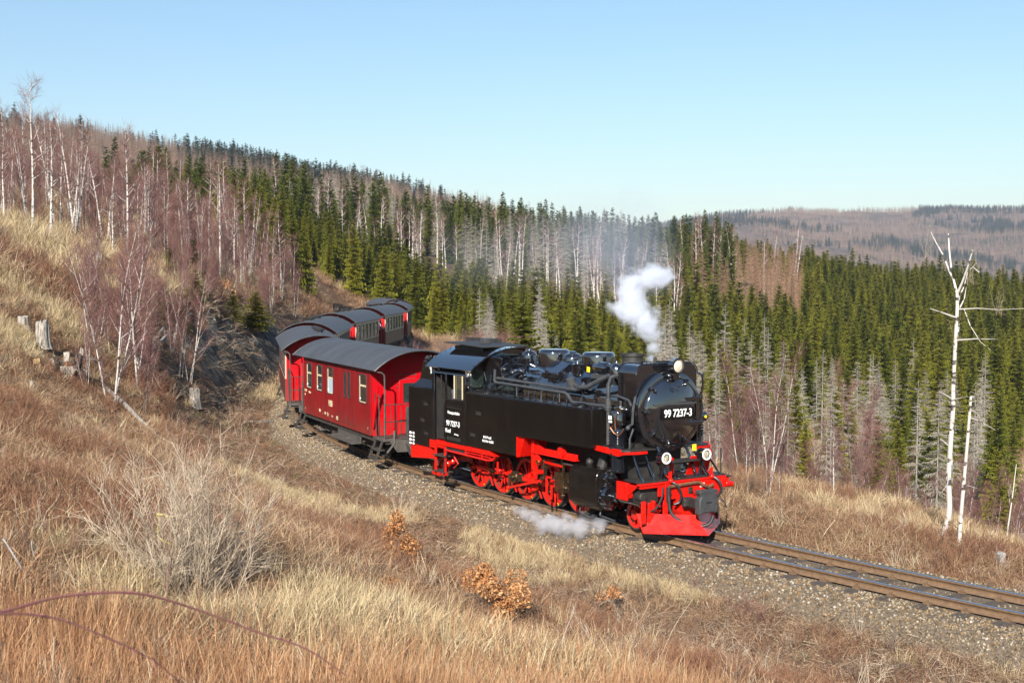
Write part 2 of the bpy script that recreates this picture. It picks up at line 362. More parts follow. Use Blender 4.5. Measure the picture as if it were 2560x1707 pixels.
def H(x, y, rough=True):
    x = np.asarray(x, float).ravel(); y = np.asarray(y, float).ravel(); d = np.hypot(x, y); th = np.arctan2(x, y)
    u = 1280 + FPX*np.tan(np.clip(th, -.58, .56))
    far = _bil(_FG, -700, _fu[1]-_fu[0], _fl[0], _fl[1]-_fl[0], u, np.log(np.maximum(d, 10)))
    far = far + (3-far)*sm(abs(th), 1.2, 2.8)
    z = far.copy(); q = (d < 220)
    if q.any():
        s, r = sr(x[q], y[q])
        nz = _bil(_NG, -60, .5, -40, .25, s, r)
        wn = sm(r, -22, -9)*sm(-r, -44, -26)*sm(s, -60, -50)*sm(-s, -108, -78)
        zz = far[q]*(1-wn) + nz*wn
        if rough:
            a = np.clip(np.minimum(abs(r)-2.8, 6)/6, 0, 1)
            zz += a*((fbm(x[q]/5, y[q]/5, 3)-.5)*.8 + (fbm(x[q]/1.3, y[q]/1.3, 9)-.5)*.22)
            cut = sm(s, 20, 27)*sm(-s, -60, -44)*sm(r, 3.2, 4)*sm(-r, -7, -5.5)
            zz += cut*(fbm(x[q]/1.1, y[q]/1.1, 21)-.5)*1.6
        z[q] = zz
    if rough:
        b = sm(d, 130, 260)
        z += b*(fbm(x/60, y/60, 5)-.5)*np.clip(d/40, 0, 16) + sm(d, 1200, 1700)*(fbm(x/420, y/420, 15, 5)-.5)*90*sm(-d, -3300, -2700)
    return z
def h1(x, y): return float(H([x], [y])[0])
def pix(P):
    """photo pixel of world points (2560 wide)"""
    P = np.atleast_2d(P); x, y, z = P[:, 0], P[:, 1], P[:, 2]-CAM_Z; ca, sa = math.cos(PITCH), math.sin(PITCH)
    Y = y*ca - z*sa; Z = y*sa + z*ca
    return 1280+FPX*x/Y, 853.5-FPX*Z/Y
def ground_at(u, v, dmin=4, dmax=1200):
    """where the sight line through a photo pixel first meets the land: used to find real places for things"""
    ca, sa = math.cos(PITCH), math.sin(PITCH); x = (u-1280)/FPX; zc = -(v-853.5)/FPX
    r = np.array([x, ca+zc*sa, -sa+zc*ca]); t = dmin*(dmax/dmin)**np.linspace(0, 1, 1500)
    g = H(r[0]*t, r[1]*t); b = np.where(g > CAM_Z+r[2]*t)[0]
    k = b[0] if len(b) else len(t)-1
    return float(r[0]*t[k]), float(r[1]*t[k]), float(g[k])
# ------------------------------------------------------------------ the land as one sheet
def ground_material():
    m = bpy.data.materials.new('hillside_soil_and_grass'); m.use_nodes = True; t = m.node_tree; b = t.nodes['Principled BSDF']; L = t.links.new
    b.inputs['Roughness'].default_value = .95; b.inputs['Specular IOR Level'].default_value = .1
    tc = t.nodes.new('ShaderNodeTexCoord'); pos = tc.outputs['Object']
    def nz(s, d=5, r=.6):
        n = t.nodes.new('ShaderNodeTexNoise'); n.inputs['Scale'].default_value = s; n.inputs['Detail'].default_value = d; n.inputs['Roughness'].default_value = r
        L(pos, n.inputs['Vector']); return n.outputs['Fac']
    def mix(f, a, bb):
        x = t.nodes.new('ShaderNodeMixRGB'); L(f, x.inputs[0])
        for k, c in ((1, a), (2, bb)):
            if isinstance(c, tuple): x.inputs[k].default_value = (*c, 1)
            else: L(c, x.inputs[k])
        return x.outputs[0]
    fine = _ramp(t, [(.3, (.045,.028,.018)), (.48, (.12,.075,.042)), (.62, (.22,.15,.085)), (.75, (.36,.27,.16))]); L(nz(7, 8, .7), fine.inputs[0])
    red = _ramp(t, [(.35, (.06,.03,.02)), (.65, (.19,.10,.06))]); L(nz(9, 6), red.inputs[0])
    f1 = _ramp(t, [(.47, (0,0,0)), (.58, (1,1,1))]); L(nz(.35, 4), f1.inputs[0])
    near = mix(f1.outputs[0], fine.outputs[0], red.outputs[0])
    rock = _ramp(t, [(.35, (.03,.027,.024)), (.5, (.11,.095,.075)), (.7, (.27,.25,.22))]); L(nz(1.7, 9, .75), rock.inputs[0])
    ge = t.nodes.new('ShaderNodeNewGeometry'); sx = t.nodes.new('ShaderNodeSeparateXYZ'); L(ge.outputs['Normal'], sx.inputs[0])
    steep = t.nodes.new('ShaderNodeMapRange'); L(sx.outputs['Z'], steep.inputs[0]); steep.inputs[1].default_value = .80; steep.inputs[2].default_value = .66
    near = mix(steep.outputs[0], near, rock.outputs[0])
    wood = _ramp(t, [(.38, (.036,.045,.022)), (.47, (.085,.062,.048)), (.55, (.125,.088,.068)), (.66, (.17,.125,.09))]); L(nz(.018, 10, .72), wood.inputs[0])
    at = t.nodes.new('ShaderNodeAttribute'); at.attribute_name = 'tint'
    L(mix(at.outputs['Fac'], near, wood.outputs[0]), b.inputs['Base Color'])
    bp = t.nodes.new('ShaderNodeBump'); bp.inputs['Strength'].default_value = .7; bp.inputs['Distance'].default_value = .08
    L(nz(6, 8, .7), bp.inputs['Height']); L(bp.outputs[0], b.inputs['Normal'])
    return m
def make_ground():
    a = np.concatenate([np.linspace(-180, -50, 27)[:-1], np.linspace(-50, -27, 24)[:-1], np.linspace(-27, 27, 260), np.linspace(27, 50, 24)[1:], np.linspace(50, 180, 27)[1:-1]])
    d = np.concatenate([[.3, 1, 2, 3], np.geomspace(4, 170, 330), np.geomspace(170, 4600, 150)[1:]])
    A, D = np.meshgrid(np.radians(a), d); X = D*np.sin(A); Y = D*np.cos(A); Z = H(X, Y)
    nd, na = A.shape; V = np.stack([X.ravel(), Y.ravel(), Z], 1)
    i = np.arange(nd-1)[:, None]*na; j = np.arange(na)[None]; j2 = (j+1) % na
    F = np.stack([i+j, i+j2, i+na+j2, i+na+j], -1).reshape(-1, 4)
    me = npmesh('ground', V, F[:, ::-1], [ground_material()], True, tint=sm(D.ravel(), 150, 330))
    tag(link('ground', me), kind='structure')
make_ground()
# ------------------------------------------------------------------ ballast bed and railway track
def sweep(prof, s0, s1, ds=.5, closed=False):
    ss = np.arange(s0, s1+ds/2, ds); n = len(prof)
    V = np.concatenate([tp(ss, r, z)[:, None] for r, z in prof], 1).reshape(-1, 3)
    i = np.arange(len(ss)-1)[:, None]*n; j = np.arange(n if closed else n-1)[None]; j2 = (j+1) % n
    return V, np.stack([i+j, i+n+j, i+n+j2, i+j2], -1).reshape(-1, 4)
m_bal = mat('ballast_gravel', (.065,.047,.030), .95, c2=(.20,.15,.098), nscale=22, ndetail=6, bump=.9, bscale=30, lo=.36, hi=.66)
V, F = sweep([(-2.9,-.80), (-2.2,-.52), (-1.7,-.26), (-1.3,-.18), (-.62,-.19), (-.45,-.175), (0,-.18), (.45,-.175), (.62,-.19), (1.05,-.185), (1.35,-.27), (1.8,-.54), (2.3,-.85)], -30, 130)
tag(link('ballast_bed', npmesh('ballast_bed', V, F, [m_bal], True)), kind='structure')
track = empty('railway_track', tuple(tp(-8.)), 0, 'narrow gauge railway track of two rusty rails curving through brown ballast', 'railway track')
TR0 = np.array(track.location)
for sg in (-1, 1):
    c = sg*.5335
    pr = [(c-.062,-.148),(c-.062,-.136),(c-.010,-.118),(c-.009,-.048),(c-.033,-.036),(c-.033,-.006),(c-.026,0),(c+.026,0),(c+.033,-.006),(c+.033,-.036),(c+.009,-.048),(c+.010,-.118),(c+.062,-.136),(c+.062,-.148)]
    V, F = sweep(pr, -30, 120, .5, True)
    mi = np.tile([1 if k in (5, 6, 7) else 0 for k in range(len(pr))], len(V)//len(pr)-1)
    me = npmesh('rail', V-TR0, F, [M['rust'], M['railtop']], False, mi)
    link('rail', me, track)
sl = MB(); sl.box(-.11, .11, -.92, .92, -.31, -.152); sleeper_me = sl.mesh('sleeper', M['wood'])
k = 0
for s in np.arange(-24, 42, .66):
    o = link('sleeper', sleeper_me, track); p = tp(s) - TR0; p = p + np.array([0, 0, rng.uniform(-.012, .004)])
    o.location = p; o.rotation_euler = (0, rng.normal(0, .012), math.pi/2 - float(np.interp(s, S, PSI)) + rng.normal(0, .02)); k += 1
fm = MB()
for s in np.arange(-24, 42, .66):
    p = Vector(tp(s)) - track.location; a = math.pi/2 - float(np.interp(s, S, PSI))
    for c in (-.5335, .5335):
        for e in (-.1, .1):
            q = p + Vector((-math.sin(a)*(c+e), math.cos(a)*(c+e), -.138))*1.0
            q.z = p.z-.138; fm.obox(q, (.12, .07, .035), (0, 0, a)); fm.obox(q+Vector((0,0,.03)), (.035, .035, .05), (0, 0, a))
tag(fm.build('rail_fastenings', M['rust'], track, smooth=0), kind='stuff')
# ------------------------------------------------------------------ the steam locomotive (x forward, y to its left = away from the camera, z above rail)
LOCO = empty('steam_locomotive', (.7476, 28.5303, 0), math.atan2(-.84277, .53827),
             'black tank steam locomotive with red frames and wheels, number 99 7237-3, heading the train', 'locomotive')
def P(name, mb, m, parent=None, bevel=0.0, smooth=35): return mb.build(name, M[m], parent or LOCO, smooth, bevel, None, True)
def rrect(x0, x1, z0, z1, r, n=5, corners=(1,1,1,1)):
    """rounded rectangle, corners: bottom left, bottom right, top right, top left"""
    out = []
    for k, (cx, cz, a) in enumerate(((x0, z0, 180), (x1, z0, 270), (x1, z1, 0), (x0, z1, 90))):
        if not corners[k]: out.append((cx, cz)); continue
        ox = cx + (r if cx == x0 else -r); oz = cz + (r if cz == z0 else -r)
        for i in range(n+1):
            q = rad(a+90*i/n); out.append((ox+r*math.cos(q), oz+r*math.sin(q)))
    return out
# frame
f = MB()
for y in (-.40, .36): f.box(-4.3, 4.72, y, y+.04, .52, 1.02)
for x in (-3.6, -2.4, -1.4, -.35, .7, 1.75, 2.6, 3.4, 4.6): f.box(x-.03, x+.03, -.36, .36, .55, .98)
P('main_frame', f, 'red')
f = MB(); f.box(-3.0, 3.5, -.33, .33, .75, 1.55); f.box(-2.9, -.3, -.95, .95, .95, 1.11); f.box(2.7, 4.2, -.6, .6, 1.0, 1.75); P('ashpan_and_saddle', f, 'matte')
# boiler, smokebox
b = MB(); b.lathe((-1.5, 0, 2.42), (1,0,0), [(0,.74),(.05,.76),(4.5,.76)], 48); P('boiler', b, 'black')
for x in (-.95, -.35, .75, 1.65, 2.55):
    b = MB(); b.torus((x, 0, 2.42), (1,0,0), .762, .012, 40, 6); P('boiler_band', b, 'black')
sb = MB(); sb.lathe((2.98, 0, 2.42), (1,0,0), [(0,.775),(.02,.785),(1.5,.785),(1.5,.83),(1.58,.83),(1.60,.80),(1.60,.69)], 56)
SB = P('smokebox', sb, 'black')
d = MB(); d.lathe((4.565, 0, 2.42), (1,0,0), [(0,.69),(.05,.68),(.075,.655),(.085,.60),(.10,.575),(.15,.42),(.18,.22),(.19,.02)], 56)
DOOR = P('smokebox_door', d, 'black')
for k in range(9):
    q = rad(18+40*k); c = Vector((4.63, math.cos(q)*.66, 2.42+math.sin(q)*.66)); g = MB()
    rd = Vector((0, math.cos(q), math.sin(q))); g.obox(c, (.07, .17, .055), (q, 0, 0)); g.cyl(c+Vector((-.02,0,0)), c+Vector((.085,0,0)), .022, n=8)
    g.cyl(c-rd*.05+Vector((.06,0,0)), c+rd*.1+Vector((.06,0,0)), .012, n=6); P('door_clamp', g, 'black', DOOR, .006)
g = MB(); g.tube([(4.70,-.52,2.585),(4.78,-.50,2.585),(4.79,0,2.585),(4.78,.5,2.585),(4.70,.52,2.585)], .016); g.cyl((4.68,0,2.585),(4.79,0,2.585),.012)
P('door_handrail', g, 'pipe', DOOR)
g = MB()
for z in (2.66, 2.16): g.obox((4.70, .42, z), (.05, .62, .075)); g.cyl((4.66,.73,z-.07),(4.66,.73,z+.07),.04)
g.cyl((4.66,.73,2.0),(4.66,.73,2.8),.02); P('door_hinge', g, 'black', DOOR, .008)
g = MB(); g.torus((4.80, 0, 2.90), (1,0,0), .05, .012, 14, 5); P('lifting_ring', g, 'black', DOOR)
g = MB(); g.box(4.725, 4.762, -.38, .47, 2.275, 2.505); NP = P('number_plate', g, 'tank', DOOR, .004)
lettering('99 7237-3', .215, M['white'], NP, (4.766, .045, 2.392), 'front', bold=.004, sx=.83)
# feedwater heater casing round the top of the smokebox
prof = rrect(-.80, .80, 2.46, 3.375, .2, 7, (0,0,1,1))
g = MB(); g.prism(prof, 'x', 3.86, 4.46); HC = P('heater_casing', g, 'black', None, .02)
g = MB(); pr = [(y*1.012, 2.46+(z-2.46)*1.012) for y, z in prof]; g.tube([(4.46, y, z) for y, z in pr[2:-1]], .013, 6); g.tube([(3.87, y, z) for y, z in pr[2:-1]], .013, 6); P('casing_rim', g, 'black', HC)
g = MB()
for k in range(11): g.cyl((4.30, -.5+.1*k, 3.37), (4.30, -.5+.1*k, 3.395), .014, n=6)
for x in (3.92, 4.4):
    for k in range(6): g.cyl((x, -.802, 2.58+.1*k), (x, -.812, 2.58+.1*k), .011, n=6)
P('rivet_row', g, 'black', HC)
g = MB(); g.cyl((4.10,-.02,3.36),(4.10,-.02,3.49),.035); P('vent_pipe', g, 'matte')
g = MB(); g.lathe((3.33,0,3.1),(0,0,1),[(0,.26),(.06,.225),(.36,.225),(.38,.245),(.43,.245),(.43,.20),(.1,.19)],28,False); P('chimney', g, 'matte')
# domes
def dome(name, x, r, z0, z1, lid=0.0):
    g = MB(); e = min(.1, r*.35)
    pf = [(0, r*1.12),(.05, r)] + [(z1-z0-e+e*math.sin(rad(a)), r-e+e*math.cos(rad(a))) for a in (0,20,40,60,80,90)] + [(z1-z0+.006, r*.4),(z1-z0+.008, .01)]
    g.lathe((x,0,z0),(0,0,1),pf,36); o = P(name, g, 'black')
    if lid:
        g = MB(); g.lathe((x,0,z1-.01),(0,0,1),[(0,lid),(.025,lid),(.04,lid*.8),(.05,lid*.5),(.09,lid*.4),(.10,.01)],20); P('dome_lid', g, 'black', o)
    return o
dome('steam_dome', .42, .37, 3.05, 3.50); dome('steam_dome', 2.13, .37, 3.05, 3.51)
dome('sand_dome', -.62, .19, 3.05, 3.37, .13); dome('sand_dome', 1.16, .24, 3.05, 3.40, .17)
for x in (1.16,):   # sloping sandbox shoulders
    for sg in (-1, 1):
        g = MB(); g.prism([(sg*.2,3.28),(sg*.62,3.02),(sg*.62,2.9),(sg*.2,2.9)],'x',x-.34,x+.3); P('sandbox_shoulder', g, 'black', None, .015)
# side tanks
TP = [(-1.47,1.15),(.76,1.15),(.76,1.60),(3.62,1.64),(3.62,2.415),(-1.47,2.415)]
for sg in (-1, 1):
    g = MB(); g.prism(TP, 'y', sg*1.27, sg*.78); T = P('water_tank', g, 'tank', None, .012)
    g = MB(); g.prism([(-1.44,2.417),(3.60,2.417),(3.60,2.44),(-1.44,2.44)],'y',sg*1.25,sg*.80); P('tank_top_plate', g, 'black', T, .005)
    g = MB(); y = sg*1.272
    for x, z in ((-.85,1.98),(-1.12,1.45)): g.box(x-.11,x+.11,min(y,y+sg*.02),max(y,y+sg*.02),z-.05,z+.045)
    P('tank_step_recess', g, 'matte', T)
    g = MB()
    for x, z in ((-.85,2.03),(-1.12,1.50)): g.obox((x,sg*1.287,z),(.24,.05,.02))
    P('tank_step', g, 'black', T)
    g = MB()
    for x in (-.9, 2.9): g.lathe((x,sg*1.03,2.44),(0,0,1),[(0,.17),(.05,.17),(.065,.12),(.07,.02)],18)
    P('filler_lid', g, 'black', T)
    g = MB()
    for k in range(9): g.cyl((-1.2+.55*k,sg*1.2,2.44),(-1.2+.55*k,sg*1.2,2.47),.016,n=6); g.obox((-1.0+.55*k,sg*1.16,2.46),(.07,.05,.04))
    P('tank_fittings', g, 'black', T)
    if sg < 0:
        lettering('Br K-P m.Z', .075, M['white'], T, (-.46,-1.2765,1.44), bold=.002, name='tank_lettering')
        lettering('Br.2 Nw 16.223', .075, M['white'], T, (-.43,-1.2765,1.35), bold=.002, name='tank_lettering')
    g = MB(); g.prism([(.775,1.14),(.775,1.59),(1.02,1.60),(.80,1.14)],'y',sg*1.20,sg*.55); g.box(.762,.79,min(sg*.5,sg*1.26),max(sg*.5,sg*1.26),1.13,1.59); P('tank_support', g, 'red')
# cab
g = MB(); g.box(-3.05,-1.47,-1.22,1.22,.93,.99); P('cab_floor', g, 'matte')
for sg in (-1, 1):
    a, c = sorted((sg*1.27, sg*1.235)); a2, c2 = sorted((sg*1.20, sg*1.17))
    g = MB(); g.box(-2.46,-1.472,a,c,1.13,2.17); W = P('cab_side', g, 'tank', None, .006)
    g = MB(); g.box(-1.58,-1.472,a,c,2.172,2.80); g.box(-2.46,-2.40,a,c,2.172,2.80); g.box(-3.08,-3.0,a,c,1.13,2.80); g.box(-2.40,-1.58,a,c,2.172,2.22); P('cab_post', g, 'black', W, .006)
    g = MB(); g.prism([(sg*1.27,2.80),(sg*1.245,2.80),(sg*1.135,2.955),(sg*1.155,2.965)],'x',-3.10,-1.44); P('cab_cornice', g, 'black', W)
    g = MB(); g.box(-2.998,-2.462,a2,c2,1.16,2.15); P('cab_door', g, 'matte', W, .006)
    g = MB(); g.cyl((-2.78,sg*1.19,2.17),(-2.78,sg*1.19,2.76),.017); P('cab_grab_rail', g, 'steel', W)
    g = MB(); g.cyl((-3.04,sg*1.30,1.25),(-3.04,sg*1.30,2.75),.016); g.cyl((-2.44,sg*1.30,1.25),(-2.44,sg*1.30,2.1),.016); P('door_handrail', g, 'black', W)
    g = MB(); g.box(-1.98,-1.585,min(a,c)+.012,max(a,c)-.012,2.222,2.798); pane = P('window_pane', g, 'glass', W)
    g = MB(); q = sg*1.272
    for x in (-1.985, -1.60): g.box(x-.012,x+.012,min(q,q+sg*.015),max(q,q+sg*.015),2.23,2.79)
    P('window_frame', g, 'creamframe', pane)
    g = MB(); g.box(-2.37,-1.62,min(q,q+sg*.012),max(q,q+sg*.012),1.985,2.035); g.box(-2.34,-1.70,min(q,q+sg*.012),max(q,q+sg*.012),1.20,1.28); P('cab_ventilator', g, 'matte', W)
    g = MB(); g.box(-2.40,-1.55,min(q,q+sg*.05),max(q,q+sg*.05),2.04,2.055); P('ventilator_hood', g, 'black', W)
    if sg < 0:
        lettering('99 7237-3', .185, M['white'], W, (-2.06,-1.276,1.60), bold=.003, sx=.86)
        lettering('Harzquerbahn', .10, M['white'], W, (-2.03,-1.276,1.87), name='operator_plate', bold=.002)
        lettering('Knal', .14, M['white'], W, (-2.30,-1.276,1.42), name='depot_lettering', bold=.002)
        lettering('Drtinaug', .055, M['white'], W, (-1.90,-1.276,1.36), name='depot_lettering')
def arch(y0, z0, rise, n=14, t=0.0):
    R_ = (y0*y0+rise*rise)/(2*rise); zc = z0+rise-R_; q = math.asin(y0/R_)
    return [((R_+t)*math.sin(-q+2*q*k/n), zc+(R_+t)*math.cos(-q+2*q*k/n)) for k in range(n+1)]
ro = arch(1.31, 2.93, .52, 18, .03); ri = arch(1.31, 2.93, .52, 18, 0)
g = MB(); g.prism(ro+ri[::-1], 'x', -3.36, -1.12); CR = P('cab_roof', g, 'black')
g = MB()
for x in (-3.30,-1.18):
    for k in range(20): y, z = ro[k] if k < len(ro) else ro[-1]; g.sphere((x,y,z+.004),.014,6,4)
P('roof_rivets', g, 'black', CR)
g = MB(); g.box(-3.1,-1.75,-.62,.62,3.33,3.46); g.obox((-2.45,-.10,3.50),(1.9,1.35,.025),(0,.03,0)); P('roof_hatch', g, 'matte', CR, .008)
g = MB(); g.obox((-3.35,.35,3.46),(1.5,.03,.3),(rad(-12),0,rad(6))); P('hatch_flap', g, 'matte', CR)
g = MB(); g.box(-2.72,-2.5,-.1,.1,3.5,3.64); P('whistle_box', g, 'pipe', CR, .01)
g = MB(); g.prism([(y*.965, z-.03) for y, z in ri]+[(1.22,2.42),(-1.22,2.42)], 'x', -1.50,-1.46); CF = P('cab_front', g, 'black')
for sg in (-1, 1):
    g = MB(); g.prism(rrect(sg*.97-.19,sg*.97+.19,2.52,2.95,.12), 'x', -1.455,-1.44); P('spectacle_window', g, 'glassdark', CF)
g = MB(); g.prism([(y*.965, z-.03) for y, z in ri]+[(1.2,2.38),(-1.2,2.38)], 'x', -3.10,-3.06); g.box(-3.1,-3.06,-1.2,1.2,1.1,2.379); P('cab_back', g, 'matte')
g = MB(); g.lathe((-1.54,0,2.3),(-1,0,0),[(0,.7),(.03,.7),(.05,.5),(.06,.01)],24); P('firebox_backplate', g, 'dark')
# bunker
g = MB(); g.box(-4.47,-3.11,-1.22,1.22,.90,2.37); BK = P('coal_bunker', g, 'tank', None, .012)
g = MB(); vs_ = [(-4.40,-1.17,2.372),(-3.14,-1.17,2.372),(-3.14,1.17,2.372),(-4.40,1.17,2.372),(-4.36,-.95,2.55),(-3.14,-.95,2.55),(-3.14,.95,2.55),(-4.36,.95,2.55),(-4.25,-.9,3.02),(-3.14,-.9,3.02),(-3.14,.9,3.02),(-4.25,.9,3.02)]
g.add(vs_, [(0,1,5,4),(1,2,6,5),(2,3,7,6),(3,0,4,7),(4,5,9,8),(5,6,10,9),(6,7,11,10),(7,4,8,11),(8,9,10,11),(3,2,1,0)]); P('bunker_extension', g, 'tank', BK, .01)
lettering('¶', .2, M['white'], BK, (-3.75,-.95,2.82), name='bunker_lettering', bold=.003)
g = MB()
for x, z in ((-3.53,1.98),(-3.71,1.56),(-3.52,1.24)):
    for sg in (-1, 1): g.box(x-.1,x+.1,sg*1.225-.006,sg*1.225+.006,z-.05,z+.045)
P('bunker_step_recess', g, 'matte', BK)
g = MB()
for x, z in ((-3.53,2.03),(-3.71,1.61),(-3.52,1.29)):
    for sg in (-1, 1): g.obox((x,sg*1.235,z),(.22,.05,.02))
P('bunker_step', g, 'black', BK)
g = MB()
for r in range(4):
    for c0, wd in ((-4.42,.13),(-4.24,.10)): 
        for k in range(3): g.box(c0+k*wd/3,c0+(k+.75)*wd/3,-1.228,-1.222,1.14-.09*r,1.20-.09*r-(.0 if k % 2 else .012))
P('bunker_lettering', g, 'white', BK, smooth=0)
g = MB()
for k in range(150):
    c = (rng.uniform(-4.2,-3.2), rng.uniform(-.85,.85), 3.0+rng.uniform(0,.09)); g.obox(c, rng.uniform(.06,.16,3), rng.uniform(0,3,3))
tag(P('coal_heap', g, 'coal', BK, smooth=0), kind='stuff')
g = MB(); vs_ = []
g.prism([(-4.45,.50),(-3.11,.62),(-3.38,.895),(-4.45,.895)],'y',-1.17,1.17); P('bunker_skirt', g, 'red', None, .008)
g = MB(); g.box(-3.32,-2.96,-1.24,1.24,.90,1.10); P('drag_box', g, 'red', None, .008)
g = MB()
for sg in (-1,1): g.obox((-4.2,sg*.62,.2),(.1,.05,.3),(0,.2,0)); g.obox((-4.05,sg*.62,.16),(.34,.04,.22),(0,.1,0))
P('rail_guard', g, 'red')
# running board, ladder, pipes below the cab
for sg in (-1, 1):
    a, c = sorted((sg*1.262, sg*.62))
    g = MB(); g.box(-2.95,-.42,a,c,1.02,1.128); g.prism([(-.42,1.128),(-.18,1.02),(-.42,1.02)],'y',a,c); P('running_board', g, 'red', None, .006)
    g = MB()
    for x in (-3.02,-2.54): g.box(x-.045,x+.045,sg*1.22-.018,sg*1.22+.018,.28,1.02)
    g.box(-3.02,-2.54,sg*1.22-.018,sg*1.22+.018,.94,1.02); LD = P('cab_ladder', g, 'red', None, .006)
    for z in (.76,.36):
        g = MB(); g.box(-3.06,-2.50,min(sg*1.02,sg*1.30),max(sg*1.02,sg*1.30),z-.018,z+.006); P('ladder_tread', g, 'dark', LD)
    g = MB(); g.tube([(-2.5,sg*1.24,.92),(-.5,sg*1.24,.90),(-.3,sg*1.22,.93),(-.22,sg*1.2,1.02)],.026); g.tube([(-1.9,sg*1.2,1.0),(-1.85,sg*1.2,.97),(-.4,sg*1.2,.96)],.018)
    for x in (-1.5,-.75): g.box(x-.02,x+.02,sg*1.24-.015,sg*1.24+.015,.88,1.03)
    g.tube([(-2.7,sg*1.1,.9),(-2.4,sg*1.1,.85),(-2.2,sg*1.05,.6),(-2.5,sg*1.0,.45)],.02); g.sphere((-2.45,sg*1.05,.62),.07,8,6); g.sphere((-2.62,sg*1.1,.55),.09,8,6); P('brake_pipes', g, 'red')
    g = MB(); g.tube([(-.3,sg*1.15,.72),(-.15,sg*1.15,.68),(.05,sg*1.15,.74)],.022); g.sphere((-.12,sg*1.15,.7),.05,8,6); g.cyl((-.2,sg*1.15,.62),(-.2,sg*1.15,.9),.025); P('drain_valve', g, 'red')
    g = MB(); g.tube([(-2.35,sg*1.23,1.0),(-2.55,sg*1.25,.6),(-2.56,sg*1.27,.25)],.012); g.box(-2.68,-2.42,sg*1.1-.03,sg*1.1+.03,.06,.1); P('speedometer_cable', g, 'hose')
# wheels
def wheel(x, r, spokes, crank, sg, weight=True):
    y = sg*.50; out = sg*.07; c0 = Vector((x, y, r))
    g = MB(); g.lathe((x,y-sg*.07,r),(0,sg,0),[(0,r+.025),(.03,r+.025),(.035,r),(.14,r),(.145,r-.045),(.0,r-.045)],40,False); W = P('driving_wheel' if r > .4 else 'carrying_wheel', g, 'dark')
    g = MB(); g.lathe((x,y-sg*.03,r),(0,sg,0),[(0,r-.10),(0,r-.03),(.105,r-.03),(.105,r-.06),(.09,r-.10)],40,False); g.lathe((x,y-sg*.05,r),(0,sg,0),[(0,.12),(.15,.11),(.16,.06),(.16,.01)],18)
    for k in range(spokes):
        q = 2*math.pi*(k+.5)/spokes; dd = Vector((math.cos(q),0,math.sin(q))); g.cyl(c0+dd*.09+Vector((0,sg*.02,0)), c0+dd*(r-.08)+Vector((0,sg*.03,0)), .038, .026, 6)
    if weight:
        q0 = crank+math.pi; pl = [(math.cos(q0-1.05+2.1*k/10)*(r-.075), math.sin(q0-1.05+2.1*k/10)*(r-.075)) for k in range(11)]
        g.prism([(x+a, r+b_) for a, b_ in pl], 'y', y, y+out)
    P('spoked_centre', g, 'red', W)
    if r > .4:
        g = MB(); g.lathe((x+math.cos(crank)*.22,y+sg*.02,r+math.sin(crank)*.22),(0,sg,0),[(0,.1),(.09,.1),(.1,.055),(.27,.055)],14); P('crank_pin', g, 'oilsteel', W)
        q = crank+math.pi-.95; g = MB(); g.box(x+math.cos(q)*(r-.05)-.03,x+math.cos(q)*(r-.05)+.03,y+out+sg*.001-.004,y+out+sg*.001+.004,r+math.sin(q)*(r-.05)-.02,r+math.sin(q)*(r-.05)+.02); P('wheel_mark', g, 'yellow', W)
WX = [-1.95,-.90,.15,1.20,2.25]; CRK = rad(172)
for sg in (-1, 1):
    for x in WX: wheel(x, .5, 11, CRK if sg < 0 else CRK+math.pi/2, sg)
    wheel(4.17, .30, 8, 0, sg, False); wheel(-3.75, .30, 8, 0, sg, False)
g = MB()
for x in WX+[4.17,-3.75]: g.cyl((x,-.5,.5 if abs(x) < 3 else .3),(x,.5,.5 if abs(x) < 3 else .3),.07)
P('axles', g, 'dark')
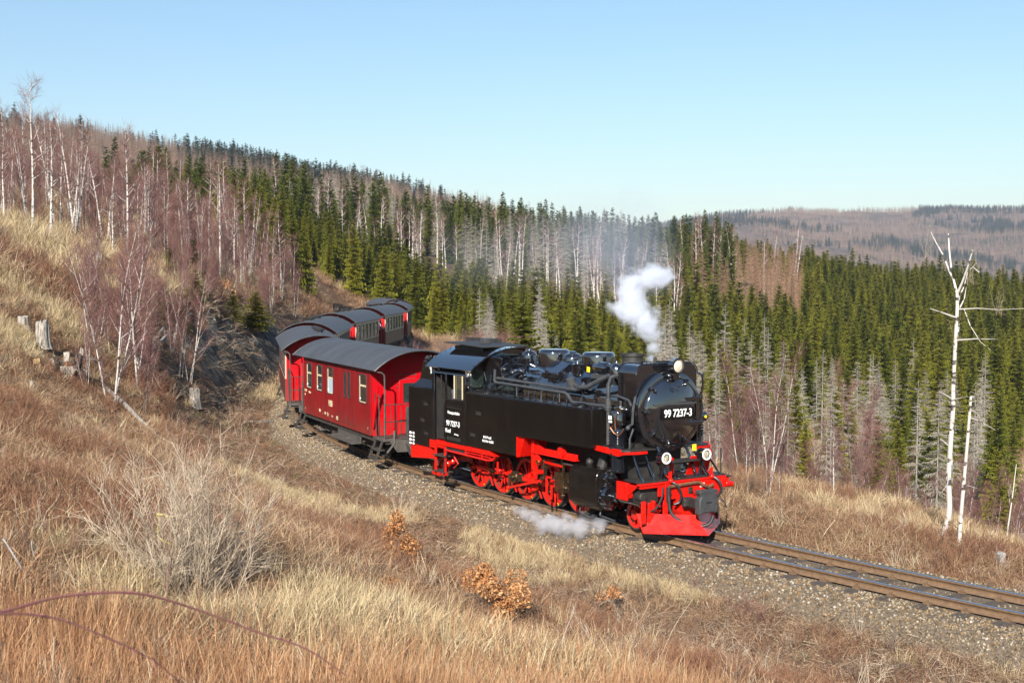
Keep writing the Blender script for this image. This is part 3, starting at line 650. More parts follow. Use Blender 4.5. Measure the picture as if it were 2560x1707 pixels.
# rods and valve gear
for sg in (-1, 1):
    ck = CRK if sg < 0 else CRK+math.pi/2
    px, pz = math.cos(ck)*.22, .5+math.sin(ck)*.22
    g = MB(); y = sg*.645
    g.obox((.15+px,y,pz),(4.2,.035,.075))
    for x in WX: g.cyl((x+px,y-.035,pz),(x+px,y+.035,pz),.085,n=14)
    P('coupling_rod', g, 'red', None, .005)
    xh = 1.97; g = MB(); y = sg*.76; bx = .15+px
    dv = Vector((xh-bx,0,.57-pz)); an = -math.atan2(dv.z, dv.x); g.obox(((xh+bx)/2,y,(pz+.57)/2),(dv.length,.05,.10),(0,an,0)); MR = P('connecting_rod', g, 'red', None, .006)
    g = MB(); g.cyl((bx,y-.05,pz),(bx,y+.05,pz),.14,n=18); g.obox((bx+.18,y,pz+.005),(.34,.07,.16),(0,an,0)); g.cyl((xh,y-.05,.57),(xh,y+.05,.57),.09,n=14); g.cyl((bx,y-sg*.1,pz),(bx,y+sg*.12,pz),.06); P('rod_bearing', g, 'oilsteel', MR, .006)
    g = MB(); g.obox((bx-.01,sg*.90,pz-.10),(.075,.04,.36),(0,.06,0)); P('return_crank', g, 'oilsteel', None, .006)
    g = MB(); ex, ez = bx-.03, .29; fx, fz = 1.33, .66; dv = Vector((fx-ex,0,fz-ez)); g.obox(((ex+fx)/2,sg*.93,(ez+fz)/2),(dv.length,.03,.055),(0,-math.atan2(dv.z,dv.x),0)); g.cyl((ex,sg*.9,ez),(ex,sg*.96,ez),.055); P('eccentric_rod', g, 'red', None, .005)
    g = MB(); g.obox((1.37,sg*.93,.90),(.13,.09,.44)); g.box(1.29,1.45,sg*.93-.06,sg*.93+.06,.68,.74); g.box(1.29,1.45,sg*.93-.06,sg*.93+.06,1.06,1.12); P('expansion_link', g, 'oilsteel', None, .01)
    g = MB(); g.obox((1.78,sg*.95,1.07),(.75,.03,.045),(0,.03,0)); P('radius_rod', g, 'red')
    g = MB(); g.obox((2.15,sg*.95,.80),(.05,.035,.80),(0,.03,0)); g.cyl((2.15,sg*.92,1.18),(2.15,sg*.99,1.18),.045); g.cyl((2.13,sg*.92,.42),(2.13,sg*.99,.42),.04); P('combination_lever', g, 'oilsteel')
    g = MB(); g.box(1.45,2.78,sg*.80-.05,sg*.80+.05,.70,.76); g.cyl((1.9,sg*.80,.57),(2.85,sg*.80,.57),.045); g.cyl((2.2,sg*.95,1.14),(2.8,sg*.95,1.14),.03); SLB = P('slide_bar', g, 'steel')
    g = MB(); g.box(1.74,2.10,sg*.80-.10,sg*.80+.10,.47,.90); P('crosshead', g, 'oilsteel', SLB, .012)
    g = MB(); g.box(1.12,2.80,sg*1.02,sg*1.06,1.27,1.40); g.box(1.12,2.80,min(sg*.98,sg*1.12),max(sg*.98,sg*1.12),1.262,1.285); g.box(1.12,1.22,min(sg*.98,sg*1.1),max(sg*.98,sg*1.1),.84,1.55); g.box(1.12,1.45,min(sg*.98,sg*1.1),max(sg*.98,sg*1.1),.82,.90)
    g.prism([(.95,1.6),(1.14,1.6),(1.5,1.40),(1.2,1.36)],'y',sg*1.0,sg*1.06); g.obox((1.36,sg*1.08,1.14),(.22,.05,.16),(0,.6,0)); MB_ = P('motion_bracket', g, 'red', None, .006)
    g = MB(); g.cyl((1.40,sg*1.05,1.08),(1.40,sg*1.13,1.08),.05); P('bracket_boss', g, 'brass', MB_)
    g = MB(); g.lathe((2.25,sg*1.02,1.40),(0,sg,0),[(0,.12),(.08,.12),(.1,.06)],16); P('reverser_boss', g, 'red', MB_)
    g = MB(); g.box(1.60,1.64,sg*1.02-.02,sg*1.02+.02,.28,.80); g.box(1.60,1.78,sg*1.02-.02,sg*1.02+.02,.76,.80); g.box(1.76,1.79,sg*1.0-.02,sg*1.0+.02,.3,.62); P('brake_hanger', g, 'red')
    for x in (-1.42,-.37,.68): 
        g = MB(); g.tube([(x-.12,sg*.62,.78),(x-.06,sg*.62,.5),(x+.12,sg*.6,.14)],.022); g.obox((x-.02,sg*.56,.42),(.06,.09,.26),(0,.1,0)); P('sand_pipe', g, 'red')
# cylinders
for sg in (-1, 1):
    pr = [(.62,.42),(1.10,.36),(1.22,.46),(1.25,.62),(1.25,1.0),(1.22,1.13),(1.12,1.21),(.62,1.22)]
    g = MB(); g.prism([(sg*y, z) for y, z in (pr if sg > 0 else pr[::-1])], 'x', 2.76, 3.74); CY = P('cylinder_block', g, 'tank', None, .025)
    for z, r, hgt, nb in ((.655,.29,.10,12),(1.03,.175,.09,8)):
        g = MB(); g.lathe((3.74,sg*.93,z),(1,0,0),[(0,r),(hgt*.5,r),(hgt*.55,r*.82),(hgt*1.2,r*.7),(hgt*1.3,r*.35),(hgt*2.4,r*.33),(hgt*2.5,.02)],28); CV = P('cylinder_cover', g, 'black', CY)
        g = MB()
        for k in range(nb): q = 2*math.pi*k/nb; g.cyl((3.78,sg*.93+math.cos(q)*r*.9,z+math.sin(q)*r*.9),(3.825,sg*.93+math.cos(q)*r*.9,z+math.sin(q)*r*.9),.018,n=6)
        P('cover_bolts', g, 'pipe', CV)
        g = MB(); g.lathe((2.76,sg*.85,z),(-1,0,0),[(0,r*.85),(.04,r*.85),(.06,r*.5),(.14,r*.4),(.15,.02)],20); P('rear_cover', g, 'pipe', CY)
    g = MB(); g.cyl((3.98,sg*.93,.655),(4.82,sg*.93,.655),.062); g.cyl((4.80,sg*.93,.655),(4.84,sg*.93,.655),.07); g.cyl((4.0,sg*.93,.655),(4.12,sg*.93,.655),.10); P('tail_rod_tube', g, 'black', CY)
    g = MB(); g.tube([(2.9,sg*1.0,.40),(2.9,sg*1.05,.22),(3.3,sg*1.1,.18),(4.2,sg*1.1,.2)],.018); g.tube([(3.6,sg*1.0,.40),(3.62,sg*1.05,.25),(4.2,sg*1.12,.24)],.018); P('drain_pipes', g, 'pipe', CY)
    g = MB(); g.tube([(3.4,sg*.85,1.2),(3.42,sg*.8,1.4),(3.5,sg*.6,1.8)],.11,10); g.sphere((3.05,sg*.9,1.27),.09,10,7); g.cyl((3.05,sg*.9,1.2),(3.05,sg*.9,1.42),.03); P('steam_pipe', g, 'matte', CY)
# front deck over the cylinders with its red edge
g = MB(); dk = [(3.45,-1.16),(4.42,-1.16),(4.56,-1.02),(4.56,1.02),(4.42,1.16),(3.45,1.16)]; g.prism(dk,'z',1.655,1.69); P('front_deck', g, 'matte', None, .005)
for sg in (-1, 1):
    g = MB(); g.prism([(3.45,1.648),(4.50,1.648),(4.50,1.60),(4.38,1.56),(3.62,1.60)],'y',sg*1.165,sg*1.13); e = [(4.50,sg*1.13),(4.62,sg*.9),(4.62,sg*.62),(4.58,sg*.62),(4.57,sg*.9)]
    g.prism(e,'z',1.605,1.655); g.prism([(3.45,sg*1.165),(4.43,sg*1.165),(4.43,sg*1.13),(3.45,sg*1.13)],'z',1.649,1.70); P('deck_edge', g, 'red')
# air pump and pipes on the side of the smokebox
g = MB(); g.lathe((4.12,-.98,1.69),(0,0,1),[(0,.20)]+[(.04+.028*k,.20 if k % 2 else .165) for k in range(12)]+[(.40,.17),(.42,.10),(.46,.10),(.47,.16),(.72,.165),(.75,.15),(.76,.05)],24); AP = P('air_pump', g, 'black')
g = MB(); g.lathe((4.12,-.98,1.18),(0,0,1),[(0,.09),(.03,.16)]+[(.05+.028*k,.16 if k % 2 else .13) for k in range(11)]+[(.38,.19),(.42,.19),(.43,.05)],24); P('lower_pump_cylinder', g, 'black', AP)
g = MB(); g.box(4.21,4.36,-1.12,-.98,2.46,2.55); g.cyl((4.28,-1.05,2.40),(4.28,-1.05,2.66),.03); g.cyl((4.1,-1.05,2.5),(4.5,-1.05,2.5),.028); P('lubricator', g, 'steel', AP, .01)
g = MB(); g.tube([(4.29,-1.13,2.45),(4.25,-1.16,2.3),(4.27,-1.17,2.15),(4.3,-1.17,2.08)],.012,6); g.tube([(4.12,-1.15,2.06),(4.18,-1.22,2.12),(4.27,-1.2,2.02),(4.35,-1.15,1.98),(4.42,-1.1,2.06),(4.43,-1.08,2.12)],.013,6); P('copper_pipes', g, 'copper', AP)
g = MB(); g.box(4.02,4.12,-1.152,-1.146,2.27,2.35); g.box(4.03,4.13,-1.152,-1.146,2.21,2.25); P('maker_plate', g, 'white', AP)
g = MB(); g.tube([(3.80,-.99,1.72),(3.80,-.99,2.45),(3.80,-.99,2.95),(3.84,-.95,3.1),(3.95,-.85,3.16)],.04,10); g.cyl((3.80,-.99,2.42),(3.80,-.99,2.66),.065); g.cyl((3.8,-.99,2.46),(3.8,-.99,2.5),.085); P('exhaust_pipe', g, 'pipe')
g = MB(); g.lathe((3.72,-.72,3.10),(0,0,1),[(0,.14),(.14,.14),(.2,.125),(.25,.09),(.275,.03),(.31,.02),(.32,.005)],22); P('air_bell', g, 'black')
g = MB(); g.lathe((2.72,-.52,3.22),(1,0,0),[(0,.02),(.02,.1),(.2,.12),(.22,.14),(.40,.14),(.44,.11),(.5,.1),(.52,.02)],22); GN_ = P('turbo_generator', g, 'black')
g = MB(); g.obox((2.66,-.66,3.18),(.10,.012,.11),(0,.1,0)); P('yellow_tag', g, 'yellow', GN_)
g = MB(); g.box(2.7,3.2,-.62,-.4,3.0,3.09); P('generator_bracket', g, 'pipe', GN_)
g = MB(); g.lathe((2.22,-.62,2.98),(0,0,1),[(0,.05),(.03,.1),(.1,.13),(.22,.13),(.25,.15),(.29,.15),(.30,.08),(.36,.06),(.38,.01)],18); P('safety_valve', g, 'black')
# long pipes on the boiler side
for sg in (-1, 1):
    g = MB(); g.tube([(-.64,sg*.95,3.0),(-.66,sg*.95,2.74),(-.60,sg*.95,2.70),(2.22,sg*.95,2.665),(2.33,sg*.95,2.62),(2.46,sg*.95,2.50),(2.6,sg*.95,2.485),(3.6,sg*.95,2.50),(3.78,sg*.97,2.47)],.034,9)
    g.tube([(-.62,sg*.9,2.80),(2.45,sg*.88,2.745),(2.62,sg*.84,2.76),(2.68,sg*.78,2.9)],.034,9)
    for x in (.3,1.3,2.0): g.cyl((x,sg*.95,2.44),(x,sg*.95,2.68),.014)
    P('boiler_pipe', g, 'pipe')
    g = MB(); g.tube([(2.35,sg*.80,2.85),(2.6,sg*.86,2.80),(2.95,sg*.88,2.84),(3.25,sg*.84,2.98),(3.55,sg*.8,3.10),(3.8,sg*.8,3.14)],.05,10); g.cyl((2.28,sg*.78,2.72),(2.28,sg*.86,2.98),.10); P('feed_pipe', g, 'pipe')
    g = MB(); g.tube([(-.9,sg*.55,2.98),(-.4,sg*.66,3.0),(.2,sg*.66,2.98)],.03,8); g.tube([(-.55,sg*.85,2.66),(.05,sg*.72,2.94),(.2,sg*.66,2.99)],.035,8); g.tube([(.05,sg*.78,2.5),(.07,sg*.80,2.72),(.16,sg*.76,2.86),(.3,sg*.7,2.9)],.03,8)
    g.tube([(-1.3,sg*.8,2.55),(-1.2,sg*.85,2.7),(-1.25,sg*.88,2.9)],.014,6); g.tube([(-1.1,sg*.84,2.5),(-1.0,sg*.86,2.62),(-1.05,sg*.8,2.86)],.014,6)
    for k in range(3): g.tube([(-.86+.06*k,sg*1.0,2.44),(-.86+.06*k,sg*1.0,2.6),(-.80+.06*k,sg*.93,2.67)],.014,6)
    for k in range(6): g.cyl((.1+.5*k,sg*.83,2.44),(.1+.5*k,sg*.80,2.58),.014,n=6)
    P('boiler_pipe', g, 'black')
    g = MB()
    for x, y, z, r in ((-.28,.68,2.93,.085),(-.1,.77,2.77,.085),(.12,.70,2.99,.085)): g.sphere((x,sg*y,z),r,14,9); g.cyl((x,sg*y,z-.1),(x,sg*y,z+.1),.03)
    P('check_valve', g, 'black')
    g = MB()
    for k in range(16):
        x = -.75+.06*k; g.obox((x+rng.uniform(-.02,.02),sg*(.42+rng.uniform(-.05,.12)),3.14+rng.uniform(-.06,.1)),(.045,.05,rng.uniform(.05,.16)))
    for k in range(14): g.obox((1.0+.05*k,sg*(.60+rng.uniform(-.04,.08)),2.95+rng.uniform(-.08,.08)),(.035,.05,rng.uniform(.04,.14)))
    g.cyl((-.8,sg*.45,3.12),(.2,sg*.45,3.10),.022); P('boiler_fittings', g, 'black')
    g = MB(); g.tube([(3.62,sg*.84,2.70),(3.9,sg*.83,2.72),(4.3,sg*.85,2.66),(4.42,sg*.88,2.55)],.028,8); g.tube([(4.5,sg*.84,2.75),(4.5,sg*.9,2.5),(4.48,sg*.9,2.2),(4.36,sg*.92,2.14)],.028,8); P('smokebox_pipe', g, 'pipe')
    g = MB(); g.tube([(3.72,sg*.78,3.35),(3.74,sg*.86,3.0),(3.66,sg*.9,2.74),(3.5,sg*.86,2.55)],.012,6); g.tube([(4.46,sg*.86,2.1),(4.46,sg*.95,1.9),(4.46,sg*.95,1.7)],.02,6); g.sphere((4.4,sg*.95,2.12),.05,8,6); P('fine_pipes', g, 'pipe')
    g = MB(); g.prism([(-1.44,2.45),(-.92,2.45),(-.66,3.2),(-.66,3.26),(-1.44,3.28)],'y',sg*.72,sg*.755); P('boiler_cladding', g, 'black', None, .01)
g = MB(); g.prism([(y, z) for y, z in arch(.74,3.02,.28,10)]+[(.7,2.7),(-.7,2.7)],'x',-1.45,-.72); P('firebox_top', g, 'black', None, .02)
# right-hand side fittings seen past the smokebox
g = MB(); g.tube([(4.45,.82,3.16),(4.47,.93,3.12),(4.48,.95,2.95),(4.46,.92,2.72),(4.44,.9,2.55)],.024,8); g.sphere((4.4,.92,2.42),.10,12,8); P('far_handrail', g, 'black')
g = MB(); g.lathe((4.35,.98,2.25),(1,0,0),[(0,.08),(.15,.1),(.17,.07),(.18,.01)],16)
for k in range(6): g.cyl((4.36,.95,1.82+.06*k),(4.36,1.06,1.82+.06*k),.025,n=8)
g.box(4.2,4.36,.86,1.02,1.72,2.16); P('far_side_pump', g, 'black')
g = MB(); g.cyl((4.53,.98,2.25),(4.54,.98,2.25),.03); P('pump_tag', g, 'yellow')
# headlamps
def lamp(x, y, z, r, depth, ring):
    g = MB(); g.lathe((x-depth,y,z),(1,0,0),[(0,r*.45),(.03,r*.8),(.06,r),(depth-.02,r*1.02),(depth,r*1.05),(depth+.03,r*1.05),(depth+.03,r*.86),(depth-.03,r*.8)],28,False); g.lathe((x-depth,y,z),(1,0,0),[(-.001,r*.45),(0,.001)],20,False); o = P('headlamp', g, 'black')
    g = MB()
    if ring: g.torus((x+.03,y,z),(1,0,0),r*.86,r*.15,32,8); P('lamp_ring', g, 'white', o)
    g = MB(); g.lathe((x-.045,y,z),(1,0,0),[(0,r*.82),(.03,r*.84),(.05,r*.55),(.056,.01)],26); P('lamp_lens', g, 'lens' if ring else 'headlens', o)
    g = MB(); g.box(x-depth*.7,x-depth*.3,y-.03,y+.03,z-r-.12,z-r*.8); P('lamp_bracket', g, 'black', o)
lamp(4.76, .035, 3.35, .155, .2, False)
g = MB(); g.tube([(4.62,-.1,3.12),(4.66,.0,3.16),(4.68,.1,3.14),(4.62,.2,3.1)],.02); g.box(4.56,4.72,-.05,.09,3.06,3.2); P('lamp_bracket', g, 'black')
for y in (-.525, .525): lamp(5.06, y, 1.56, .117, .22, True)
g = MB(); g.cyl((4.99,.66,1.60),(5.02,.66,1.60),.06); P('tail_lamp', g, 'red')
def cv(*p):     # smooth curve through points
    p = [Vector(q) for q in p]; out = []
    for i in range(len(p)-1):
        a, b_, c, d_ = p[max(i-1,0)], p[i], p[i+1], p[min(i+2,len(p)-1)]
        for k in range(6):
            t = k/6; out.append(.5*((2*b_)+(c-a)*t+(2*a-5*b_+4*c-d_)*t*t+(3*b_-a-3*c+d_)*t**3))
    return out+[p[-1]]
# front platform, braces, beam, coupler, hoses, plough
g = MB(); g.box(4.48,5.0,-1.12,1.12,1.088,1.115); P('front_platform', g, 'matte', None, .004)
g = MB(); g.obox((4.80,0,1.44),(.3,.95,.03)); g.obox((4.66,0,1.40),(.03,.95,.1)); 
for k in range(10): g.cyl((4.97,-.45+.1*k,1.44),(4.975,-.45+.1*k,1.44),.012,n=6)
P('lamp_step', g, 'matte', None, .004)
g = MB()
for y0, y1 in ((-.92,-1.0),(-.62,-.70),(.62,.70),(.92,1.0)): g.tube([(4.50,y0,1.66),(4.70,(y0+y1)/2,1.4),(4.96,y1,1.10)],.022,7)
for y in (-.36,.36): g.tube([(4.62,y,1.72),(4.78,y,1.46),(4.95,y*1.1,1.10)],.03,7)
for y in (-.52,.52): g.cyl((4.92,y,1.1),(4.92,y,1.45),.03)
g.tube([(4.98,-.2,1.12),(4.9,-.25,1.3),(4.98,-.3,1.12)],.015,6); g.tube([(4.98,.62,1.12),(4.9,.5,1.34),(4.98,.42,1.12)],.02,6)
P('front_brace', g, 'black')
g = MB(); g.obox((4.74,.62,1.30),(.03,.56,.42),(0,.35,0)); g.obox((4.74,-.1,1.32),(.06,.06,.4),(.25,.3,0)); P('cylinder_casing_plate', g, 'red')
g = MB(); g.lathe((4.86,.0,1.116),(0,0,1),[(0,.14),(.05,.14),(.06,.10),(.12,.10),(.13,.02)],22); P('platform_valve', g, 'black')
g = MB(); g.obox((4.93,.33,1.70),(.012,.10,.13)); P('yellow_tag', g, 'yellow')
g = MB(); g.box(4.97,5.03,-.50,.98,.72,1.05); g.box(4.93,5.04,-1.15,1.15,1.045,1.086); g.box(4.97,5.02,-1.12,-.50,.985,1.045); g.box(4.97,5.02,-.66,-.50,.80,.985); g.box(4.26,4.60,-1.13,-1.08,.70,1.06); g.box(4.26,4.60,1.08,1.13,.70,1.06); g.box(4.56,4.60,-1.08,-.72,.84,1.06); g.box(4.56,4.60,.72,1.08,.72,1.06); g.prism([(4.60,1.04),(4.94,1.04),(4.60,.78)],'y',-1.12,-1.09)
g.box(4.6,4.98,-.75,-.70,.45,.72); g.box(4.6,4.98,.70,.75,.45,.72); BM = P('buffer_beam', g, 'red', None, .008)
g = MB()
for k in range(5):
    for r_ in range(2): g.box(5.032,5.036,.40+.025*k,.418+.025*k-.004*(k % 2),.90+.05*r_,.938+.05*r_)
P('beam_lettering', g, 'white', BM, smooth=0)
g = MB()
for k in range(19): g.cyl((5.04,-1.08+.12*k,1.066),(5.05,-1.08+.12*k,1.066),.012,n=6)
for k in range(12): g.cyl((5.03,-.40+.12*k,.745),(5.042,-.40+.12*k,.745),.014,n=6)
P('beam_rivets', g, 'red', BM)
for y0, y1 in ((-.95,-.62),(-.66,-.86)):
    g = MB(); g.cyl((4.86,y0,.70),(4.92,y1,.36),.022); P('plough_stay', g, 'red', BM)
for y in (-.42,.14,.62):
    g = MB(); g.box(5.032,5.06,y-.05,y+.05,.80,.93); g.cyl((5.05,y,.86),(5.10,y,.86),.028,n=8); P('hose_bracket', g, 'matte', BM, .006)
g = MB(); g.tube(cv((5.05,-.58,.98),(5.12,-.66,.80),(5.10,-.78,.60),(5.0,-.84,.52)),.02,7); P('jumper_cable', g, 'hose', BM)
g = MB(); g.tube([(5.05,.14,.86),(5.09,.2,.82),(5.09,.34,.83),(5.05,.40,.86)],.012,6); g.box(5.03,5.07,.20,.30,.775,.785); P('foot_rung', g, 'red', BM)
g = MB(); g.cyl((4.7,.12,.50),(5.12,.12,.50),.26,n=24); g.box(4.9,5.05,-.2,.5,.60,.72); g.box(5.03,5.06,-1.12,-1.0,.3,.75); g.box(4.96,5.0,-.9,-.75,.3,.7); g.box(5.0,5.03,-.55,-.42,.38,.72); g.obox((4.95,-.75,.42),(.04,.45,.05),(.5,0,0)); g.box(5.03,5.07,.95,1.15,.85,1.05); g.cyl((5.05,1.05,.92),(5.05,1.25,.90),.06); P('coupler_housing', g, 'red', BM, .01)
g = MB(); g.cyl((5.05,0,.62),(5.62,0,.72),.075); g.cyl((5.1,-.12,.66),(5.1,.12,.66),.09); g.obox((5.36,0,.66),(.2,.2,.16)); g.cyl((5.22,-.2,.62),(5.22,.2,.62),.05); CP = P('coupler', g, 'matte', None, .01)
g = MB(); hd = [(-.235,.50),(-.15,.535),(.15,.535),(.235,.50),(.235,.80),(.19,.88),(.235,.92),(.235,.98),(-.235,.98),(-.235,.92),(-.19,.86),(-.235,.80)]; g.prism(hd,'x',5.60,5.76); P('coupler_head', g, 'coupler', CP, .02)
g = MB(); g.box(5.758,5.764,-.07,.07,.72,.755); P('coupler_slot', g, 'matte', CP)
g = MB(); g.tube(cv((5.06,-.46,.98),(5.10,-.47,.75),(5.14,-.46,.52),(5.24,-.36,.36),(5.45,-.08,.24),(5.62,.12,.28),(5.66,.2,.45)),.034,9); g.cyl((5.08,-.46,.70),(5.08,-.46,.98),.045); P('brake_hose', g, 'hose')
g = MB(); g.tube(cv((5.06,-.36,1.08),(5.14,-.28,1.0),(5.16,-.2,.84),(5.12,-.2,.68),(5.06,-.3,.62)),.026,8); g.tube(cv((5.06,.72,1.10),(5.16,.80,1.0),(5.18,.84,.84),(5.12,.80,.70),(5.06,.76,.66)),.03,8); g.tube(cv((5.1,.66,.7),(5.16,.7,.55),(5.14,.72,.45)),.014,6); P('heating_hose', g, 'hose')
g = MB(); g.tube(cv((5.08,-.44,.99),(5.07,-.1,1.0),(5.07,.30,1.01),(5.08,.45,.95),(5.08,.58,.90),(5.06,.72,.93)),.032,8); P('beam_pipe', g, 'rotwood')
g = MB()
for y in (-.38,.70): g.sphere((5.05,y,1.10),.055,10,7); g.cyl((5.05,y,1.1),(5.05,y-.05,1.26),.018,n=8); g.cyl((5.05,y,1.1),(5.05,y-.12,1.22),.014,n=8); g.cyl((5.02,y+.02,1.1),(5.02,y+.02,1.28),.03,n=8)
P('shut_off_cock', g, 'red')
g = MB(); g.cyl((4.98,1.0,1.08),(4.98,1.0,1.62),.016); P('marker_rod', g, 'matte')
g = MB(); g.box(4.9,5.1,1.08,1.2,1.06,1.085); g.tube([(5.05,.78,.68),(5.2,.9,.6),(5.3,.86,.5)],.02); g.box(5.0,5.06,.84,.88,.22,.55); P('uncoupling_lever', g, 'matte')
# snow plough
for sg in (-1, 1):
    A_, B_ = Vector((4.80,sg*1.04,.47)), Vector((5.42,0,.44)); C_, D_ = Vector((4.94,sg*1.03,.22)), Vector((5.56,0,.235)); E_, F_ = Vector((4.98,sg*1.0,.10)), Vector((5.76,0,.085)); t_ = Vector((-.03,0,0))
    q = [A_,B_,C_,D_,E_,F_]; g = MB(); g.add(q+[p+t_ for p in q], [(0,2,3,1),(2,4,5,3),(7,9,8,6),(9,11,10,8),(0,1,7,6),(4,10,11,5),(0,6,8,2),(2,8,10,4)] if sg < 0 else [(0,1,3,2),(2,3,5,4),(6,8,9,7),(8,10,11,9),(0,6,7,1),(4,5,11,10),(0,2,8,6),(2,4,10,8)])
    P('snow_plough', g, 'red', None, 0)
g = MB(); g.box(4.6,4.85,-.62,-.56,.25,.7); g.box(4.6,4.85,.56,.62,.25,.7); P('plough_bracket', g, 'red')
g = MB(); g.box(4.62,4.9,-1.0,-.56,.66,.97); g.cyl((4.7,-.95,.80),(4.92,-.95,.80),.10); P('cavity_shade_block', g, 'matte', None, .02)  # black block and drum stand in for the shade in the open beam cavity
# crew
def person(name, pos, rz, skel, label, mats, group=None, parent_at=None):
    """one continuous skinned body: skel = list of (point, radius, parent index)"""
    me = bpy.data.meshes.new(name); me.from_pydata([p for p, r, k in skel], [(k, i) for i, (p, r, k) in enumerate(skel) if k is not None], [])
    o = bpy.data.objects.new(name, me); col.objects.link(o)
    sk = o.modifiers.new('skin', 'SKIN')
    if not me.skin_vertices: me.attributes  # the modifier makes the layer
    for i, (p, r, k) in enumerate(skel): me.skin_vertices[0].data[i].radius = (r, r)
    me.skin_vertices[0].data[0].use_root = True
    sb_ = o.modifiers.new('sub', 'SUBSURF'); sb_.levels = 1; sb_.render_levels = 2
    dg = bpy.context.evaluated_depsgraph_get(); m2 = bpy.data.meshes.new_from_object(o.evaluated_get(dg)); bpy.data.objects.remove(o)
    m2.materials.clear(); [m2.materials.append(M[x]) for x in mats]
    for p in m2.polygons:
        c = p.center; k = 1
        if c.z > skel[3][0][2]+.02: k = 0
        elif c.z < skel[0][0][2]-.02: k = 2
        for i in (-1, -2):
            if (c-Vector(skel[i][0])).length < .10: k = 0
        p.material_index = k; p.use_smooth = True
    o = link(name, m2); o.location = pos; o.rotation_euler = (0, 0, rz); tag(o, label, 'person', group)
    h = MB(); hp = Vector(skel[4][0]); h.sphere(hp+Vector((-.025,0,.045)), .108, 12, 8, 1, .92, .95); h.build('hair', M['hair'], o)
    fc = MB(); fc.sphere(hp+Vector((.10,0,-.015)), .018, 6, 5); 
    for s_ in (-1, 1): fc.sphere(hp+Vector((.005,s_*.098,-.01)), .025, 6, 5, .5)
    fc.build('nose_and_ears', M[mats[0]], o)
    return o
def standing(lean=0.0, armf=.2):
    return [((0,0,.95),.15,None),((lean*.3,0,1.15),.15,0),((lean*.7,0,1.38),.15,1),((lean,0,1.52),.065,2),((lean+.03,0,1.67),.105,3),
            ((0,.1,.9),.09,0),((.02,.11,.5),.065,5),((0,.11,.08),.05,6),((.12,.11,.04),.045,7),((0,-.1,.9),.09,0),((.02,-.11,.5),.065,9),((0,-.11,.08),.05,10),((.12,-.11,.04),.045,11),
            ((lean*.7,.19,1.40),.065,2),((lean*.7,-.19,1.40),.065,2),((lean*.6+armf*.4,.25,1.15),.05,13),((lean*.6+armf*.4,-.25,1.15),.05,14),((lean*.6+armf*1.4,.22,1.02),.036,15),((lean*.6+armf*1.4,-.22,1.02),.036,16)]
Lm = Matrix.Translation(LOCO.location) @ Matrix.Rotation(LOCO.rotation_euler.z, 4, 'Z')
person('person', Lm @ Vector((-2.22,-.98,.99)), LOCO.rotation_euler.z, standing(.10,.2), 'driver in a blue grey jacket leaning at the cab window of the engine', ('skin','jacket','jeans'))
